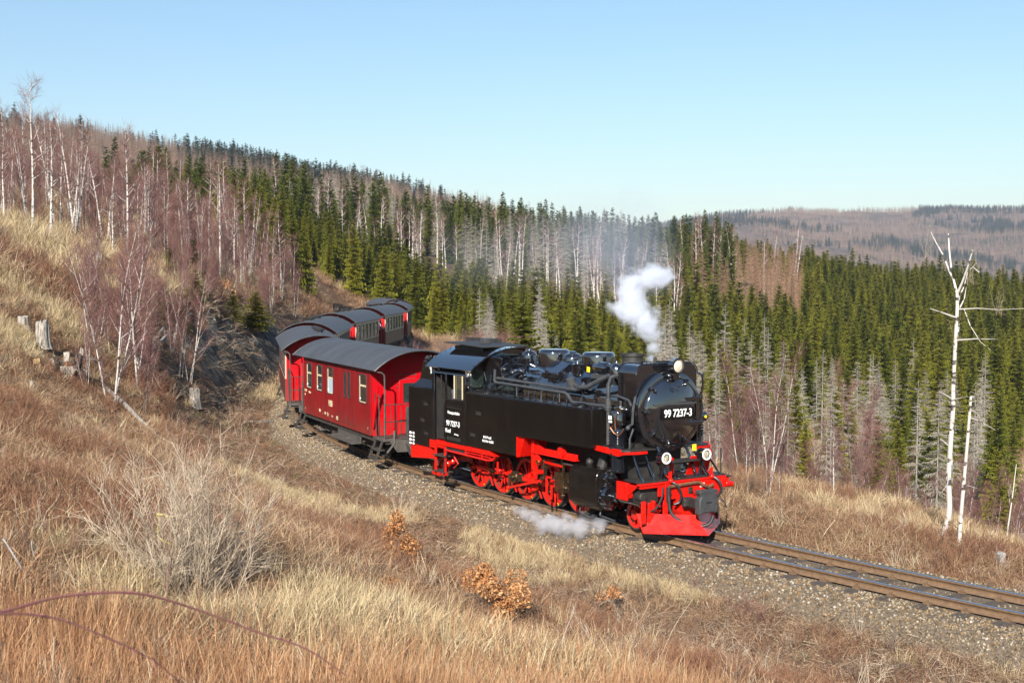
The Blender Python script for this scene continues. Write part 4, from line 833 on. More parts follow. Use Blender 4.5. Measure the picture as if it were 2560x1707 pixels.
# ------------------------------------------------------------------ carriages
RF_O = arch(1.33, 2.60, .53, 20, .035); RF_I = arch(1.33, 2.60, .53, 20, 0.0)
def place_on_track(s0, half):
    a, b_ = tp(s0-half), tp(s0+half); X = a-b_; c = (a+b_)/2
    return tuple(c), math.atan2(X[1], X[0])
def side_wall(g, sg, x0, x1, z0, z1, holes, t=.04):
    """wall strip at y = sg*1.2 with rectangular openings cut out (holes = x0,x1,z0,z1, sorted in x)"""
    a, c = sorted((sg*1.20, sg*(1.20-t))); x = x0
    for h0, h1_, k0, k1 in holes:
        if h0 > x: g.box(x, h0, a, c, z0, z1)
        if k0 > z0: g.box(h0, h1_, a, c, z0, k0)
        if k1 < z1: g.box(h0, h1_, a, c, k1, z1)
        x = h1_
    g.box(x, x1, a, c, z0, z1)
def carriage(name, s0, half, label, cat, van=False, lower='brown', group=None, vents=(), detail=True):
    loc, rz = place_on_track(s0, half*.75); C = empty(name, loc, rz, label, cat, group)
    def Q(nm, g, m, parent=None, bevel=0.0, smooth=35): return g.build(nm, M[m], parent or C, smooth, bevel, None, True)
    L = half; pl = .82
    wins = [(-3.20,-2.57),(-2.0,-1.35),(-.78,-.13),(2.48,3.18)] if van else [(-L+.42+1.40*k, -L+.42+1.40*k+.88) for k in range(6)]
    z0w, z1w = 1.62, 2.41
    for sg in (-1, 1):
        hol = [(a, b_, z0w, z1w) for a, b_ in wins]
        if van:
            g = MB(); side_wall(g, sg, -L, L, .74, 2.60, hol); Q('side_wall', g, 'vanred')
            g = MB(); e = sg*1.203
            for x in (1.31,):
                g.box(x-.008,x+.008,min(e,e-sg*.01),max(e,e-sg*.01),.89,2.45)
            for x in (.64,2.06): g.box(x-.006,x+.006,min(e,e-sg*.01),max(e,e-sg*.01),.89,2.45)
            g.box(.64,2.06,min(e,e-sg*.01),max(e,e-sg*.01),.885,.90); D_ = Q('sliding_door', g, 'rubber')
            for x in (1.13,1.53):
                g = MB(); g.prism(rrect(x-.10,x+.10,1.62,2.41,.08), 'y', sg*1.195, sg*1.206); w_ = Q('door_window', g, 'glassdark', D_)
                g = MB(); g.tube([(px,sg*1.207,pz) for px, pz in rrect(x-.10,x+.10,1.62,2.41,.08)+[(x-.10,1.70)]], .012, 5); Q('window_seal', g, 'rubber', w_)
            for x in (1.16,1.48):
                g = MB(); g.cyl((x,sg*1.225,1.95),(x,sg*1.225,2.08),.012); Q('door_handle', g, 'steel', D_)
        else:
            g = MB(); side_wall(g, sg, -L, L, 1.555, 2.60, hol); Q('upper_side_wall', g, 'cream')
            g = MB(); a, c = sorted((sg*1.205, sg*1.15)); g.box(-L,L,a,c,.74,1.55); Q('lower_side_wall', g, lower)
            g = MB(); a, c = sorted((sg*1.212, sg*1.203)); g.box(-L,L,a,c,1.54,1.565); Q('waist_strip', g, 'cream')
        for n_, (a, b_) in enumerate(wins):
            lo_ = 'blind' if van and n_ == 2 and sg < 0 else ('glass' if van else 'glassdark'); zt = 2.10
            g = MB(); e0, e1 = sorted((sg*1.178, sg*1.168)); g.box(a+.01,b_-.01,e0,e1,zt+.02,z1w-.01); pn = Q('window', g, 'glass' if van else 'glassdark')
            g = MB(); g.box(a+.01,b_-.01,e0,e1,z0w+.01,zt-.02); Q('lower_pane', g, lo_, pn)
            g = MB(); r = .022; f0, f1 = sorted((sg*1.185, sg*1.165)); fr = 'creamframe' if van else 'pipe'
            g.box(a,b_,f0,f1,zt-.025,zt+.025); g.box(a,a+r,f0,f1,z0w,z1w); g.box(b_-r,b_,f0,f1,z0w,z1w); g.box(a+r,b_-r,f0,f1,z0w,z0w+r); g.box(a+r,b_-r,f0,f1,z1w-r,z1w); Q('window_frame', g, fr, pn)
            g = MB(); g.tube([(px,sg*1.204,pz) for px, pz in rrect(a-.012,b_+.012,z0w-.012,z1w+.012,.09)+[(a-.012,z0w+.078)]], .016, 5); Q('window_seal', g, 'rubber', pn)
            if van and detail:
                g = MB(); g.sphere((a+.05,sg*1.17,z0w+.1),.03,8,6); Q('window_lamp', g, 'white', pn)
    g = MB()
    if detail:
        for x in (-L+.02, L-.02): g.cyl((x,-1.19,.76),(x,-1.19,2.58),.02); g.cyl((x,1.19,.76),(x,1.19,2.58),.02)
        Q('corner_post', g, 'vanred' if van else 'endred')
    for e in (-1, 1):
        wall = [(y*.90, z-.01) for y, z in RF_I]+[(1.195,2.58),(1.195,.74),(-1.195,.74),(-1.195,2.58)]
        g = MB(); g.prism(wall, 'x', e*(L-.005), e*(L-.05)); EW = Q('end_wall', g, 'endred')
        g = MB(); g.box(min(e*L,e*(L+.02)),max(e*L,e*(L+.02)),-.36,.36,.76,2.30); DR = Q('end_door', g, 'endred', EW, .01)
        g = MB(); g.box(min(e*(L+.018),e*(L+.026)),max(e*(L+.018),e*(L+.026)),-.24,.24,1.65,2.2); Q('door_window', g, 'glassdark', DR)
        g = MB(); g.box(min(e*L,e*(L+pl)),max(e*L,e*(L+pl)),-1.12,1.12,.66,.735); g.box(min(e*(L+pl-.04),e*(L+pl)),max(e*(L+pl-.04),e*(L+pl)),-.75,.75,.40,.73); PF = Q('platform', g, 'greyframe', None, .006)
        if detail or e > 0:
            g = MB(); X = e*(L+pl-.05)
            for sg in (-1, 1):
                g.tube([(X,sg*1.05,.73),(X,sg*1.05,2.35),(X,sg*1.06,2.5),(X,sg*1.14,2.57),(X,sg*1.27,2.59)], .022, 7)
            g.tube([(X,.32,.73),(X,.32,3.02)], .02, 7); RP = Q('roof_post', g, 'greyframe', PF)
            g = MB()
            for sg in (-1, 1):
                for z in (1.68, 1.2, .82): g.tube([(X,sg*1.02,z),(X,sg*.42,z)], .014, 6)
                for k in range(5): g.cyl((X,sg*(1.02-.15*k),.74),(X,sg*(1.02-.15*k),1.68),.011,n=6)
                g.tube([(X,sg*.42,.74),(X,sg*.42,1.75),(X+e*.04,sg*.42,1.8)], .02, 6)
                g.tube([(e*(L+.10),sg*1.07,.80),(e*(L+.10),sg*1.1,1.85),(e*(L+.16),sg*1.1,1.95),(e*(L+.3),sg*1.1,1.95),(e*(L+.38),sg*1.08,1.85),(e*(L+.38),sg*1.08,.74)], .018, 6)
            Q('platform_railing', g, 'dark', PF)
            g = MB(); g.box(min(X+e*.01,X+e*.04),max(X+e*.01,X+e*.04),-.42,.42,.60,1.60); Q('gangway_plate', g, 'pipe', PF, .01)
            if van and e > 0:
                g = MB(); g.tube([(e*(L+.03),-1.14,.96),(e*(L+.36),-1.1,2.15)], .03, 8); Q('signal_bar', g, 'endred', PF)
                g = MB(); g.tube([(X,.1,1.0),(X+.02,.1,1.62),(X,.12,1.8),(X-.1,.2,1.85)], .03, 8); g.cyl((X,.25,1.5),(X+.05,.25,1.5),.07); Q('hand_brake', g, 'dark', PF)
                g = MB(); g.box(X+.02,X+.03,.18,.26,1.42,1.55); Q('yellow_tag', g, 'yellow', PF)
        for sg in (-1, 1):
            g = MB()
            for z, o_ in ((.42,.02),(.18,.10)): g.box(min(e*(L+.12),e*(L+.74)),max(e*(L+.12),e*(L+.74)),min(sg*(1.02+o_),sg*(1.24+o_)),max(sg*(1.02+o_),sg*(1.24+o_)),z-.02,z+.015)
            for x in (.14,.70): g.prism([(sg*1.06,.70),(sg*1.12,.70),(sg*1.34,.16),(sg*1.26,.16)] if sg > 0 else [(sg*1.26,.16),(sg*1.34,.16),(sg*1.12,.70),(sg*1.06,.70)],'x',e*(L+x),e*(L+x+.03))
            Q('platform_steps', g, 'dark', PF, .004)
        g = MB(); g.cyl((e*(L+pl),0,.62),(e*(L+pl+.32),0,.66),.06); g.box(min(e*(L+pl+.30),e*(L+pl+.40)),max(e*(L+pl+.30),e*(L+pl+.40)),-.2,.2,.48,.86); g.tube([(e*(L+pl),-.45,.6),(e*(L+pl+.2),-.4,.3),(e*(L+pl+.36),-.1,.34)],.03,7); g.tube([(e*(L+pl),.4,.6),(e*(L+pl+.2),.4,.35),(e*(L+pl+.34),.2,.4)],.03,7); Q('coupler', g, 'matte', PF)
        if van and e > 0:
            g = MB(); g.tube([(e*(L+pl-.02),-.78,.95),(e*(L+pl+.02),-.80,.6),(e*(L+pl+.0),-1.0,.35)],.035,7); g.prism([(-.95,.70),(.95,.70),(.72,.36),(-.72,.36)],'x',e*(L+pl),e*(L+pl+.03)); Q('end_sill', g, 'greyframe', PF)
            for k in range(5):
                lettering(['Notbremse mittels','Handrad nur im','Gefahrenfalle','Bremsprobe vor','jeder Abfahrt'][k], .085, M['greyframe'], EW, (e*(L+.006),-.15,2.44-.115*k), 'front', name='end_wall_notice')
    # roof
    g = MB(); RL = L+pl; g.prism(RF_O+RF_I[::-1], 'x', -RL, RL); RO = Q('roof', g, 'roof')
    g = MB()
    for x in (-RL-.004, RL+.004): g.tube([(x, y, z-.012) for y, z in RF_O], .026, 5)
    Q('roof_rim', g, 'pipe', RO)
    g = MB()
    for k in range(1, 8):
        x = -RL+2*RL*k/8; g.tube([(x, y*1.0, z+.001) for y, z in RF_O[1:-1]], .006, 4)
    Q('roof_seams', g, 'roof', RO)
    for vx, vy in vants(vents):
        g = MB(); zt = np.interp(vy, [p[0] for p in RF_O], [p[1] for p in RF_O]); g.lathe((vx,vy,float(zt)-.02),(0,0,1),[(0,.10),(.08,.09),(.09,.17),(.13,.18),(.17,.13),(.185,.02)],14); Q('roof_vent', g, 'matte', RO)
    # underframe
    g = MB(); g.box(-L-pl+.06,L+pl-.06,-1.02,1.02,.58,.66); g.box(-L,L,-.3,.3,.42,.58)
    for sg in (-1, 1): g.box(-L,L,sg*1.1-.03,sg*1.1+.03,.60,.74)
    UF = Q('underframe', g, 'dark')
    g = MB(); g.box(-1.3,-.3,-.9,-.35,.22,.58); g.box(.5,1.4,.3,.95,.22,.58); g.cyl((-.2,.5,.4),(.4,.5,.4),.18); g.tube([(-1.6,-.9,.5),(1.6,-.9,.5)],.03,6); Q('battery_box', g, 'dark', UF)
    if van:
        for sg in (-1, 1):
            g = MB(); g.box(.20,2.55,min(sg*1.16,sg*1.46),max(sg*1.16,sg*1.46),.40,.44); g.box(.25,2.5,sg*1.16-.015,sg*1.16+.015,.42,.60)
            for x in (.4,1.4,2.4): g.box(x-.03,x+.03,min(sg*1.0,sg*1.4),max(sg*1.0,sg*1.4),.43,.47)
            Q('long_step', g, 'greyframe', UF, .004)
    for bx in ([-2.2, 2.2] if van else [-3.0, 3.0]):
        g = MB()
        for sg in (-1, 1):
            y = sg*.74
            g.prism([(bx-.95,.44),(bx-.95,.54),(bx-.3,.48),(bx+.3,.48),(bx+.95,.54),(bx+.95,.44),(bx+.3,.26),(bx-.3,.26)],'y',y-.03,y+.03)
            for x in (bx-.65,bx+.65): g.box(x-.12,x+.12,sg*.72-.09,sg*.72+.09,.24,.52)
            for x in (bx-.2,bx,bx+.2): g.cyl((x,sg*.76,.26),(x,sg*.76,.46),.06)
        g.box(bx-.2,bx+.2,-.74,.74,.34,.5); BG = Q('bogie', g, 'greyframe', None, .006)
        for x in (bx-.65, bx+.65):
            g = MB()
            for sg in (-1, 1): g.lathe((x,sg*.46,.36),(0,sg,0),[(0,.385),(.03,.385),(.035,.36),(.13,.36),(.13,.3),(.08,.28),(.08,.1),(.14,.08),(.14,.01)],26)
            g.cyl((x,-.5,.36),(x,.5,.36),.06); Q('wheelset', g, 'dark', BG)
    return C
def vants(v): return v
VAN = carriage('luggage_van', 10.7, 3.55, 'crimson luggage van with curved grey roof, coupled behind the black engine', 'luggage van', van=True)
for t_, x, z, s_, n_ in (('HSB',-.42,1.30,.27,'railway_lettering'),('905',-1.62,.98,.13,'van_number'),('-',-1.30,.93,.10,'van_number'),('KD',-1.0,.95,.11,'van_lettering'),('2p',-.72,.95,.13,'van_lettering'),(': = :',-.25,.93,.10,'van_lettering'),('152',.28,.92,.15,'van_lettering'),('25 18',-3.30,1.50,.11,'van_lettering'),('Heimat',-2.80,1.47,.09,'van_lettering'),('14',-3.38,1.36,.10,'van_lettering'),('T',3.30,.92,.09,'van_lettering'),('+',-3.35,.90,.09,'van_lettering')):
    lettering(t_, s_, M['creamframe'], VAN, (x, -1.207, z), bold=.003, name=n_, sx=.9)
GC = 'passenger coaches behind the luggage van'
LB = ['cream and maroon passenger coach with four roof vents, next behind the luggage van', 'second passenger coach behind the van, half hidden by its curved grey roof',
      'third passenger coach, cream and brown with six windows seen from inside the curve', 'fourth passenger coach, cream and brown, with a person on the platform before it',
      'fifth passenger coach, narrow dark side seen where the train bends out of sight', 'last visible passenger coach, only its grey roof above the others']
VT = [[(-.2,.14),(.55,.16),(1.3,.18),(2.1,.20)], [(-2.2,-.2),(-1.3,-.2),(1.2,-.2),(2.2,-.2)], [(-1.0,-.2),(.5,-.2),(2.8,-.2)], [(-2.4,-.2),(-.6,-.2),(2.6,-.2)], [(2.2,.2),(2.7,.2),(3.2,.2),(1.0,.2)], [(0,0)]]
for k in range(6):
    carriage('passenger_coach', 22.4+11.7*k, 4.45, LB[k], 'coach', False, 'maroon' if k == 0 else 'brown', GC, VT[k], k < 3)
def on_coach(s0, half, x, y, z):
    loc, rz = place_on_track(s0, half*.75); return Matrix.Translation(loc) @ Matrix.Rotation(rz, 4, 'Z') @ Vector((x, y, z)), rz
q, rz = on_coach(57.5, 4.45, 4.45+.42, .72, .735); person('person', q, rz+1.2, standing(.05,.25), 'passenger in a pale coat standing on the open platform of the fourth coach', ('skin','pinkcoat','jeans'))
q, rz = on_coach(57.5, 4.45, 4.45+.48, -.15, .735); person('person', q, rz+.8, standing(.02,.1), 'passenger in a dark blue jacket beside the pale coat on the coach platform', ('skin','jacket','jeans'))
# ------------------------------------------------------------------ plants: the models
PM = {}
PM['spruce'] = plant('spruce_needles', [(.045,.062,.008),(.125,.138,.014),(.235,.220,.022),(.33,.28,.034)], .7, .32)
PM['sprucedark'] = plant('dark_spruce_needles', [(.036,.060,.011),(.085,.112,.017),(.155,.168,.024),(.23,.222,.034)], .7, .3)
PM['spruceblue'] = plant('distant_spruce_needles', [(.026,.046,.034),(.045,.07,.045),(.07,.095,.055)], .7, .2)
PM['grey'] = plant('dead_grey_twigs', [(.17,.145,.11),(.30,.265,.215),(.44,.40,.34)], .85, 0, .55)
PM['larch'] = plant('bare_larch_twigs', [(.18,.12,.088),(.29,.195,.14),(.40,.285,.21)], .85, 0, .5)
PM['larchrust'] = plant('rusty_larch_twigs', [(.22,.12,.075),(.31,.185,.115),(.38,.25,.165)], .85, 0, .5)
PM['birchtwig'] = plant('purple_birch_twigs', [(.085,.045,.038),(.15,.078,.066),(.22,.125,.105)], .75, 0, .5)
PM['redtwig'] = plant('red_purple_sapling_twigs', [(.085,.04,.036),(.155,.072,.064),(.24,.125,.108)], .75, 0, .5)
PM['browntwig'] = plant('brown_twigs', [(.08,.055,.045),(.13,.095,.075),(.2,.15,.12)], .8, 0, .5)
PM['paletwig'] = plant('pale_lichened_twigs', [(.24,.18,.13),(.38,.30,.22),(.52,.44,.33)], .8, 0, .7)
PM['grass'] = plant('dry_orange_grass', [(.13,.055,.028),(.28,.13,.062),(.43,.24,.12),(.58,.40,.225)], .7, .2, .78)
PM['straw'] = plant('pale_straw_grass', [(.22,.145,.07),(.42,.31,.17),(.58,.46,.28),(.68,.58,.38)], .7, .2, .6)
PM['stem'] = plant('brown_stems', [(.085,.042,.026),(.18,.098,.056),(.32,.20,.118),(.48,.345,.215)], .8, 0, .6)
PM['bramble'] = plant('red_brown_bramble', [(.085,.035,.022),(.18,.085,.048),(.30,.165,.095)], .75, 0, .6)
PM['litter'] = plant('fallen_leaves_and_bits', [(.08,.055,.04),(.20,.14,.09),(.38,.30,.21),(.15,.06,.04)], .85, 0, .8)
PM['oak'] = plant('withered_oak_leaves', [(.20,.075,.028),(.38,.16,.055),(.54,.27,.11),(.66,.42,.21)], .55, .25, .8)
PM['moss'] = plant('green_moss_blades', [(.04,.06,.01),(.09,.11,.02),(.16,.17,.03)], .8, .2, .6)
PM['stone'] = plant('ballast_stone', [(.06,.042,.025),(.14,.10,.058),(.23,.155,.08),(.15,.13,.10),(.27,.205,.13),(.21,.125,.055),(.20,.165,.12),(.28,.23,.16),(.40,.36,.30)], .9, 0, .0)
M['bark'] = mat('spruce_bark', (.10,.075,.058), .9, c2=(.17,.14,.115), nscale=5, bump=.5)
M['greybark'] = mat('dead_spruce_bark', (.33,.30,.265), .85, c2=(.22,.19,.16), nscale=5, bump=.4)
def birch_bark():
    m = mat('white_birch_bark', (.56,.52,.47), .7, c2=(.42,.375,.33), nscale=1.2, bump=.2); t = m.node_tree; b = t.nodes['Principled BSDF']
    old = b.inputs['Base Color'].links[0].from_socket; tc = t.nodes.new('ShaderNodeTexCoord'); mp = t.nodes.new('ShaderNodeMapping'); mp.inputs['Scale'].default_value = (3.2, 3.2, 7)
    t.links.new(tc.outputs['Object'], mp.inputs[0]); n = t.nodes.new('ShaderNodeTexNoise'); n.inputs['Scale'].default_value = 1.0; n.inputs['Detail'].default_value = 3; t.links.new(mp.outputs[0], n.inputs['Vector'])
    r = _ramp(t, [(.55, (0,0,0)), (.61, (1,1,1))]); t.links.new(n.outputs['Fac'], r.inputs[0]); mx = t.nodes.new('ShaderNodeMixRGB'); t.links.new(r.outputs[0], mx.inputs[0]); t.links.new(old, mx.inputs[1]); mx.inputs[2].default_value = (.05,.04,.035,1)
    t.links.new(mx.outputs[0], b.inputs['Base Color']); return m
M['birch'] = birch_bark()
def tris(base, d, L, wd, up):
    """thin triangles: base points, unit directions, lengths, widths, reference normals -> V, F"""
    s = np.cross(d, up); s /= np.maximum(np.linalg.norm(s, axis=1, keepdims=True), 1e-6)
    V = np.stack([base - s*wd[:, None]/2, base + s*wd[:, None]/2, base + d*L[:, None]], 1).reshape(-1, 3)
    return V, np.arange(len(V)).reshape(-1, 3)
def join(parts):
    V = []; F = []; T = []; I = []; o = 0
    for v, f, t, i in parts:
        V.append(v); F.append(f+o); T.append(np.broadcast_to(t, len(v)) if np.ndim(t) else np.full(len(v), t)); I.append(np.full(len(f), i)); o += len(v)
    return np.concatenate(V), np.concatenate(F), np.concatenate(T), np.concatenate(I)
def taper(pts, rr, n=6):
    mb = MB(); mb.tube(pts, rr, n); V = np.array(mb.v); F = []
    for f in mb.f:
        for k in range(1, len(f)-1): F.append((f[0], f[k], f[k+1]))
    return V, np.array(F)
def rnd_unit(g, n):
    v = g.normal(size=(n, 3)); return v/np.linalg.norm(v, axis=1, keepdims=True)
def spruce_parts(seed, h=10.0, width=.17, dens=1.0, dead=False, base=.04, lean=0.0):
    """trunk (V,F) and crown (V,F,tint) of a conifer h metres tall"""
    g = np.random.default_rng(seed); lx, ly = g.normal(0, .006, 2)*h
    rt_ = .013 if not dead else .0085
    tp_ = [(lx*k*k, ly*k*k, h*k) for k in np.linspace(0, 1, 7)]
    TV, TF = taper([(a, b_, c-.5 if k == 0 else c) for k, (a, b_, c) in enumerate(tp_)], [h*rt_*(1-.93*k/6) for k in range(7)], 6)
    nw = int(26*dens**.5); parts = []
    for k in range(nw):
        t = base + (1-base)*(k+g.uniform(-.3, .3))/nw
        if not .01 < t < .99: continue
        prof = (1-t)**(.75 if dead else .62)*(1-.35*max(0, (.18-t)/.18))
        nb = int(round(g.uniform(7, 10)*(dens**.5)*(.55+.45*prof)))
        q = g.uniform(0, 6.28)+np.arange(nb)*6.28/max(nb, 1)+g.uniform(-.3, .3, nb)
        Lb = h*width*prof*g.uniform(.62, 1.12, nb)+.10; el = (.30-.75*(1-t)) if not dead else (.12-.5*(1-t)); el = el + g.normal(0, .12, nb)
        d = np.stack([np.cos(q)*np.cos(el), np.sin(q)*np.cos(el), np.sin(el)], 1); b0 = np.tile([lx*t*t, ly*t*t, h*t], (nb, 1)); b0[:, 2] += g.uniform(-.55, .55, nb)*h/nw
        up = np.array([0, 0, 1.0]); sid = np.cross(d, up); sid /= np.linalg.norm(sid, axis=1, keepdims=True)
        if dead:
            V, F = tris(b0, d, Lb, np.full(nb, .04), np.tile(up, (nb, 1))); parts.append((V, F, g.uniform(.3, .9), 0))
            m = 6
            for j in range(m):
                f = (j+.8)/(m+.5); p = b0+d*(Lb*f)[:, None]
                for sg in (-1, 1, 0):
                    dd = d*.5+sid*sg*g.uniform(.5, .9)-up*g.uniform(.1, .7); dd /= np.linalg.norm(dd, axis=1, keepdims=True)
                    V, F = tris(p, dd, Lb*(1-f*.55)*g.uniform(.26, .6, nb), np.full(nb, .030), sid if sg == 0 else np.tile(up, (nb, 1))); parts.append((V, F, np.repeat(g.uniform(0, 1, nb), 3), 0))
        else:
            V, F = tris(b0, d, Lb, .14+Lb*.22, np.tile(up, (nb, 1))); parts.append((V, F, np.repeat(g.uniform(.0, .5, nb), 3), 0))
            m = 4
            for j in range(m):
                f = (j+.55)/m; p = b0+d*(Lb*f)[:, None]; p[:, 2] += (f*f*.12-.02)*Lb
                for sg in (-1, 1):
                    dd = d*g.uniform(.5, .8)+sid*sg*g.uniform(.55, .85)-up*g.uniform(.0, .30); dd /= np.linalg.norm(dd, axis=1, keepdims=True)
                    ll = Lb*(1.05-f)*g.uniform(.38, .62, nb)+.12; V, F = tris(p, dd, ll, ll*.52+.04, np.tile(up, (nb, 1))+sid*sg*.5)
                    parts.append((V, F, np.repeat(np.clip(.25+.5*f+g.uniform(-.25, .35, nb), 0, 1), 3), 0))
                V, F = tris(p, np.tile([0, 0, -1.0], (nb, 1))*.8+d*.6, Lb*.22+.08, Lb*.16+.05, sid); parts.append((V, F, np.repeat(g.uniform(0, .4, nb), 3), 0))
    if not dead:
        n = 10; q = g.uniform(0, 6.28, n); z = h*g.uniform(.93, 1.0, n); dd = np.stack([np.cos(q)*.5, np.sin(q)*.5, g.uniform(.5, 1, n)], 1)
        V, F = tris(np.stack([lx+0*z, ly+0*z, z], 1), dd, np.full(n, h*.028), np.full(n, .05), rnd_unit(g, n)); parts.append((V, F, .8, 0))
    V, F, T, I = join(parts); return (TV, TF), (V, F, T)
def bare_parts(seed, h=9.0, spread=.16, ntw=420, twig=.006, stems=1, crown0=.3, bend=.02, rtrunk=.011, limb=14, fork=None, up=.75):
    """birch-like bare tree: trunk and limbs (V,F), fine twigs (V,F,tint)"""
    g = np.random.default_rng(seed); TV = []; TF = []; o = 0; bases = []; dirs = []
    def addt(p, r, n=6):
        nonlocal o
        v, f = taper(p, r, n); TV.append(v); TF.append(f+o); o += len(v)
    for s_ in range(stems):
        hh = h*(1 if s_ == 0 else g.uniform(.6, .95)); a = g.uniform(0, 6.28); ln = (0 if stems == 1 else .12) + abs(g.normal(0, .035)); cx, cy = g.normal(0, .12, 2)*(stems > 1)
        ph = g.uniform(0, 6.28); ks = np.linspace(0, 1, 9)
        pts = [(cx+math.cos(a)*ln*hh*k+math.sin(ph+5*k)*bend*hh*k, cy+math.sin(a)*ln*hh*k+math.cos(ph+4*k)*bend*hh*k, hh*k-(.3 if k == 0 else 0)) for k in ks]
        addt(pts, [max(.004, hh*rtrunk*(1-.94*k)) for k in ks], 7); P_ = np.array(pts)
        for l in range(max(2, limb//stems)):
            t = crown0+(1-crown0)*(l+g.uniform(0, .8))/max(2, limb//stems)*.92; p = np.array([np.interp(t, ks, P_[:, i]) for i in range(3)]); q = g.uniform(0, 6.28)
            L = hh*spread*(1.15-t*.75)*g.uniform(.7, 1.3); e = g.uniform(.5, 1.1)*up+.15; d = np.array([math.cos(q)*math.cos(e), math.sin(q)*math.cos(e), math.sin(e)])
            p1 = p+d*L*.5; d2 = d+np.array([0, 0, .35])*up; d2 /= np.linalg.norm(d2); p2 = p1+d2*L*.6
            addt([p, p1, p2], [max(.004, hh*rtrunk*.42*(1-t*.6)), hh*rtrunk*.22, .003], 4)
            for f in np.linspace(.15, 1, 7): bases.append(p+(p1-p)*min(1, f*2) if f < .5 else p1+(p2-p1)*(f*2-1)); dirs.append(d2)
        for t in np.linspace(max(crown0, .5), 1, 14): bases.append(np.array([np.interp(t, ks, P_[:, i]) for i in range(3)])); dirs.append(np.array([0, 0, 1.0]))
    B = np.array(bases); D = np.array(dirs); k = g.integers(0, len(B), ntw); d = D[k]*.9+rnd_unit(g, ntw)*.75+np.array([0, 0, .12]); d /= np.linalg.norm(d, axis=1, keepdims=True)
    L = h*g.uniform(.03, .11, ntw); b0 = B[k]+rnd_unit(g, ntw)*h*.012; V1, F1 = tris(b0, d, L, np.full(ntw, twig), rnd_unit(g, ntw)); tt = np.repeat(g.uniform(0, 1, ntw), 3)
    d2 = d+rnd_unit(g, ntw)*.8; d2 /= np.linalg.norm(d2, axis=1, keepdims=True); V2, F2 = tris(b0+d*(L*.45)[:, None], d2, L*.7, np.full(ntw, twig*.8), rnd_unit(g, ntw))
    return (np.concatenate(TV), np.concatenate(TF)), (np.concatenate([V1, V2]), np.concatenate([F1, F2+len(V1)]), np.concatenate([tt, tt]))
def bush_parts(seed, h=2.0, spread=.9, stems=22, twigs=700, wd=.010, upb=.8, base=.15):
    """many thin stems fanning from the ground"""
    g = np.random.default_rng(seed); P0 = []; D0 = []; parts = []
    for s_ in range(stems):
        q = g.uniform(0, 6.28); e = rad(90)-abs(g.normal(0, .5))*spread; d = np.array([math.cos(q)*math.cos(e), math.sin(q)*math.cos(e), math.sin(e)]); L = h*g.uniform(.6, 1.05); p = np.array([g.normal(0, base), g.normal(0, base), -.08])
        pts = [p]; dd = d.copy()
        for k in range(4):
            dd = dd+g.normal(0, .16, 3)+np.array([0, 0, .05*upb]); dd /= np.linalg.norm(dd); pts.append(pts[-1]+dd*L/4); P0.append(pts[-1]); D0.append(dd.copy())
        v, f = taper(pts, [wd*1.3, wd*1.1, wd*.8, wd*.55, wd*.2], 4); parts.append((v, f, g.uniform(.2, .8), 0))
    P0 = np.array(P0); D0 = np.array(D0); k = g.integers(0, len(P0), twigs); d = D0[k]+rnd_unit(g, twigs)*.75+np.array([0, 0, .15]); d /= np.linalg.norm(d, axis=1, keepdims=True)
    L = h*g.uniform(.08, .26, twigs); b0 = P0[k]-D0[k]*(h*.25*g.uniform(0, 1, twigs))[:, None]; V, F = tris(b0, d, L, np.full(twigs, wd*.75), rnd_unit(g, twigs)); parts.append((V, F, np.repeat(g.uniform(0, 1, twigs), 3), 0))
    d2 = d+rnd_unit(g, twigs)*.8; d2 /= np.linalg.norm(d2, axis=1, keepdims=True); V, F = tris(b0+d*(L*.5)[:, None], d2, L*.6, np.full(twigs, wd*.55), rnd_unit(g, twigs)); parts.append((V, F, np.repeat(g.uniform(0, 1, twigs), 3), 0))
    V, F, T, I = join(parts); return V, F, T
def tuft_parts(seed, h=.4, n=34, r=.16, lean=.45, wd=.006, droop=.4):
    g = np.random.default_rng(seed); q = g.uniform(0, 6.28, n); rr = r*np.sqrt(g.uniform(0, 1, n)); b0 = np.stack([np.cos(q)*rr, np.sin(q)*rr, np.full(n, -.03)], 1)
    az = q+g.normal(0, .9, n); le = np.abs(g.normal(0, lean, n)); hh = h*g.uniform(.45, 1.1, n)
    d = np.stack([np.cos(az)*np.sin(le), np.sin(az)*np.sin(le), np.cos(le)], 1); m = b0+d*(hh*.55)[:, None]; d2 = d+np.stack([np.cos(az), np.sin(az), -np.ones(n)*.35], 1)*(droop*g.uniform(.2, 1.2, n))[:, None]; d2 /= np.linalg.norm(d2, axis=1, keepdims=True); tip = m+d2*(hh*.5)[:, None]
    s = np.stack([-np.sin(az+g.normal(0, .5, n)), np.cos(az), 0*az], 1); w_ = wd*g.uniform(.6, 1.3, n)[:, None]
    V = np.stack([b0-s*w_, b0+s*w_, m+s*w_*.8, m-s*w_*.8, tip], 1).reshape(-1, 3); o = np.arange(n)[:, None]*5
    F = np.concatenate([o+np.array([[0, 1, 2]]), o+np.array([[0, 2, 3]]), o+np.array([[3, 2, 4]])]); return V, F, np.repeat(g.uniform(0, 1, n), 5)
def flat_parts(seed, n=40, r=.3, L=(.1, .45), wd=.005, lift=.05, hz=.06):
    """stalks lying about"""
    g = np.random.default_rng(seed); q = g.uniform(0, 6.28, n); rr = r*np.sqrt(g.uniform(0, 1, n)); b0 = np.stack([np.cos(q)*rr, np.sin(q)*rr, g.uniform(0, hz, n)], 1)
    a = g.uniform(0, 6.28)+g.normal(0, .9, n); d = np.stack([np.cos(a), np.sin(a), g.normal(lift, .18, n)], 1); V, F = tris(b0, d, g.uniform(*L, n), np.full(n, wd*2), rnd_unit(g, n)+np.array([0, 0, 1.2])); return V, F, np.repeat(g.uniform(0, 1, n), 3)
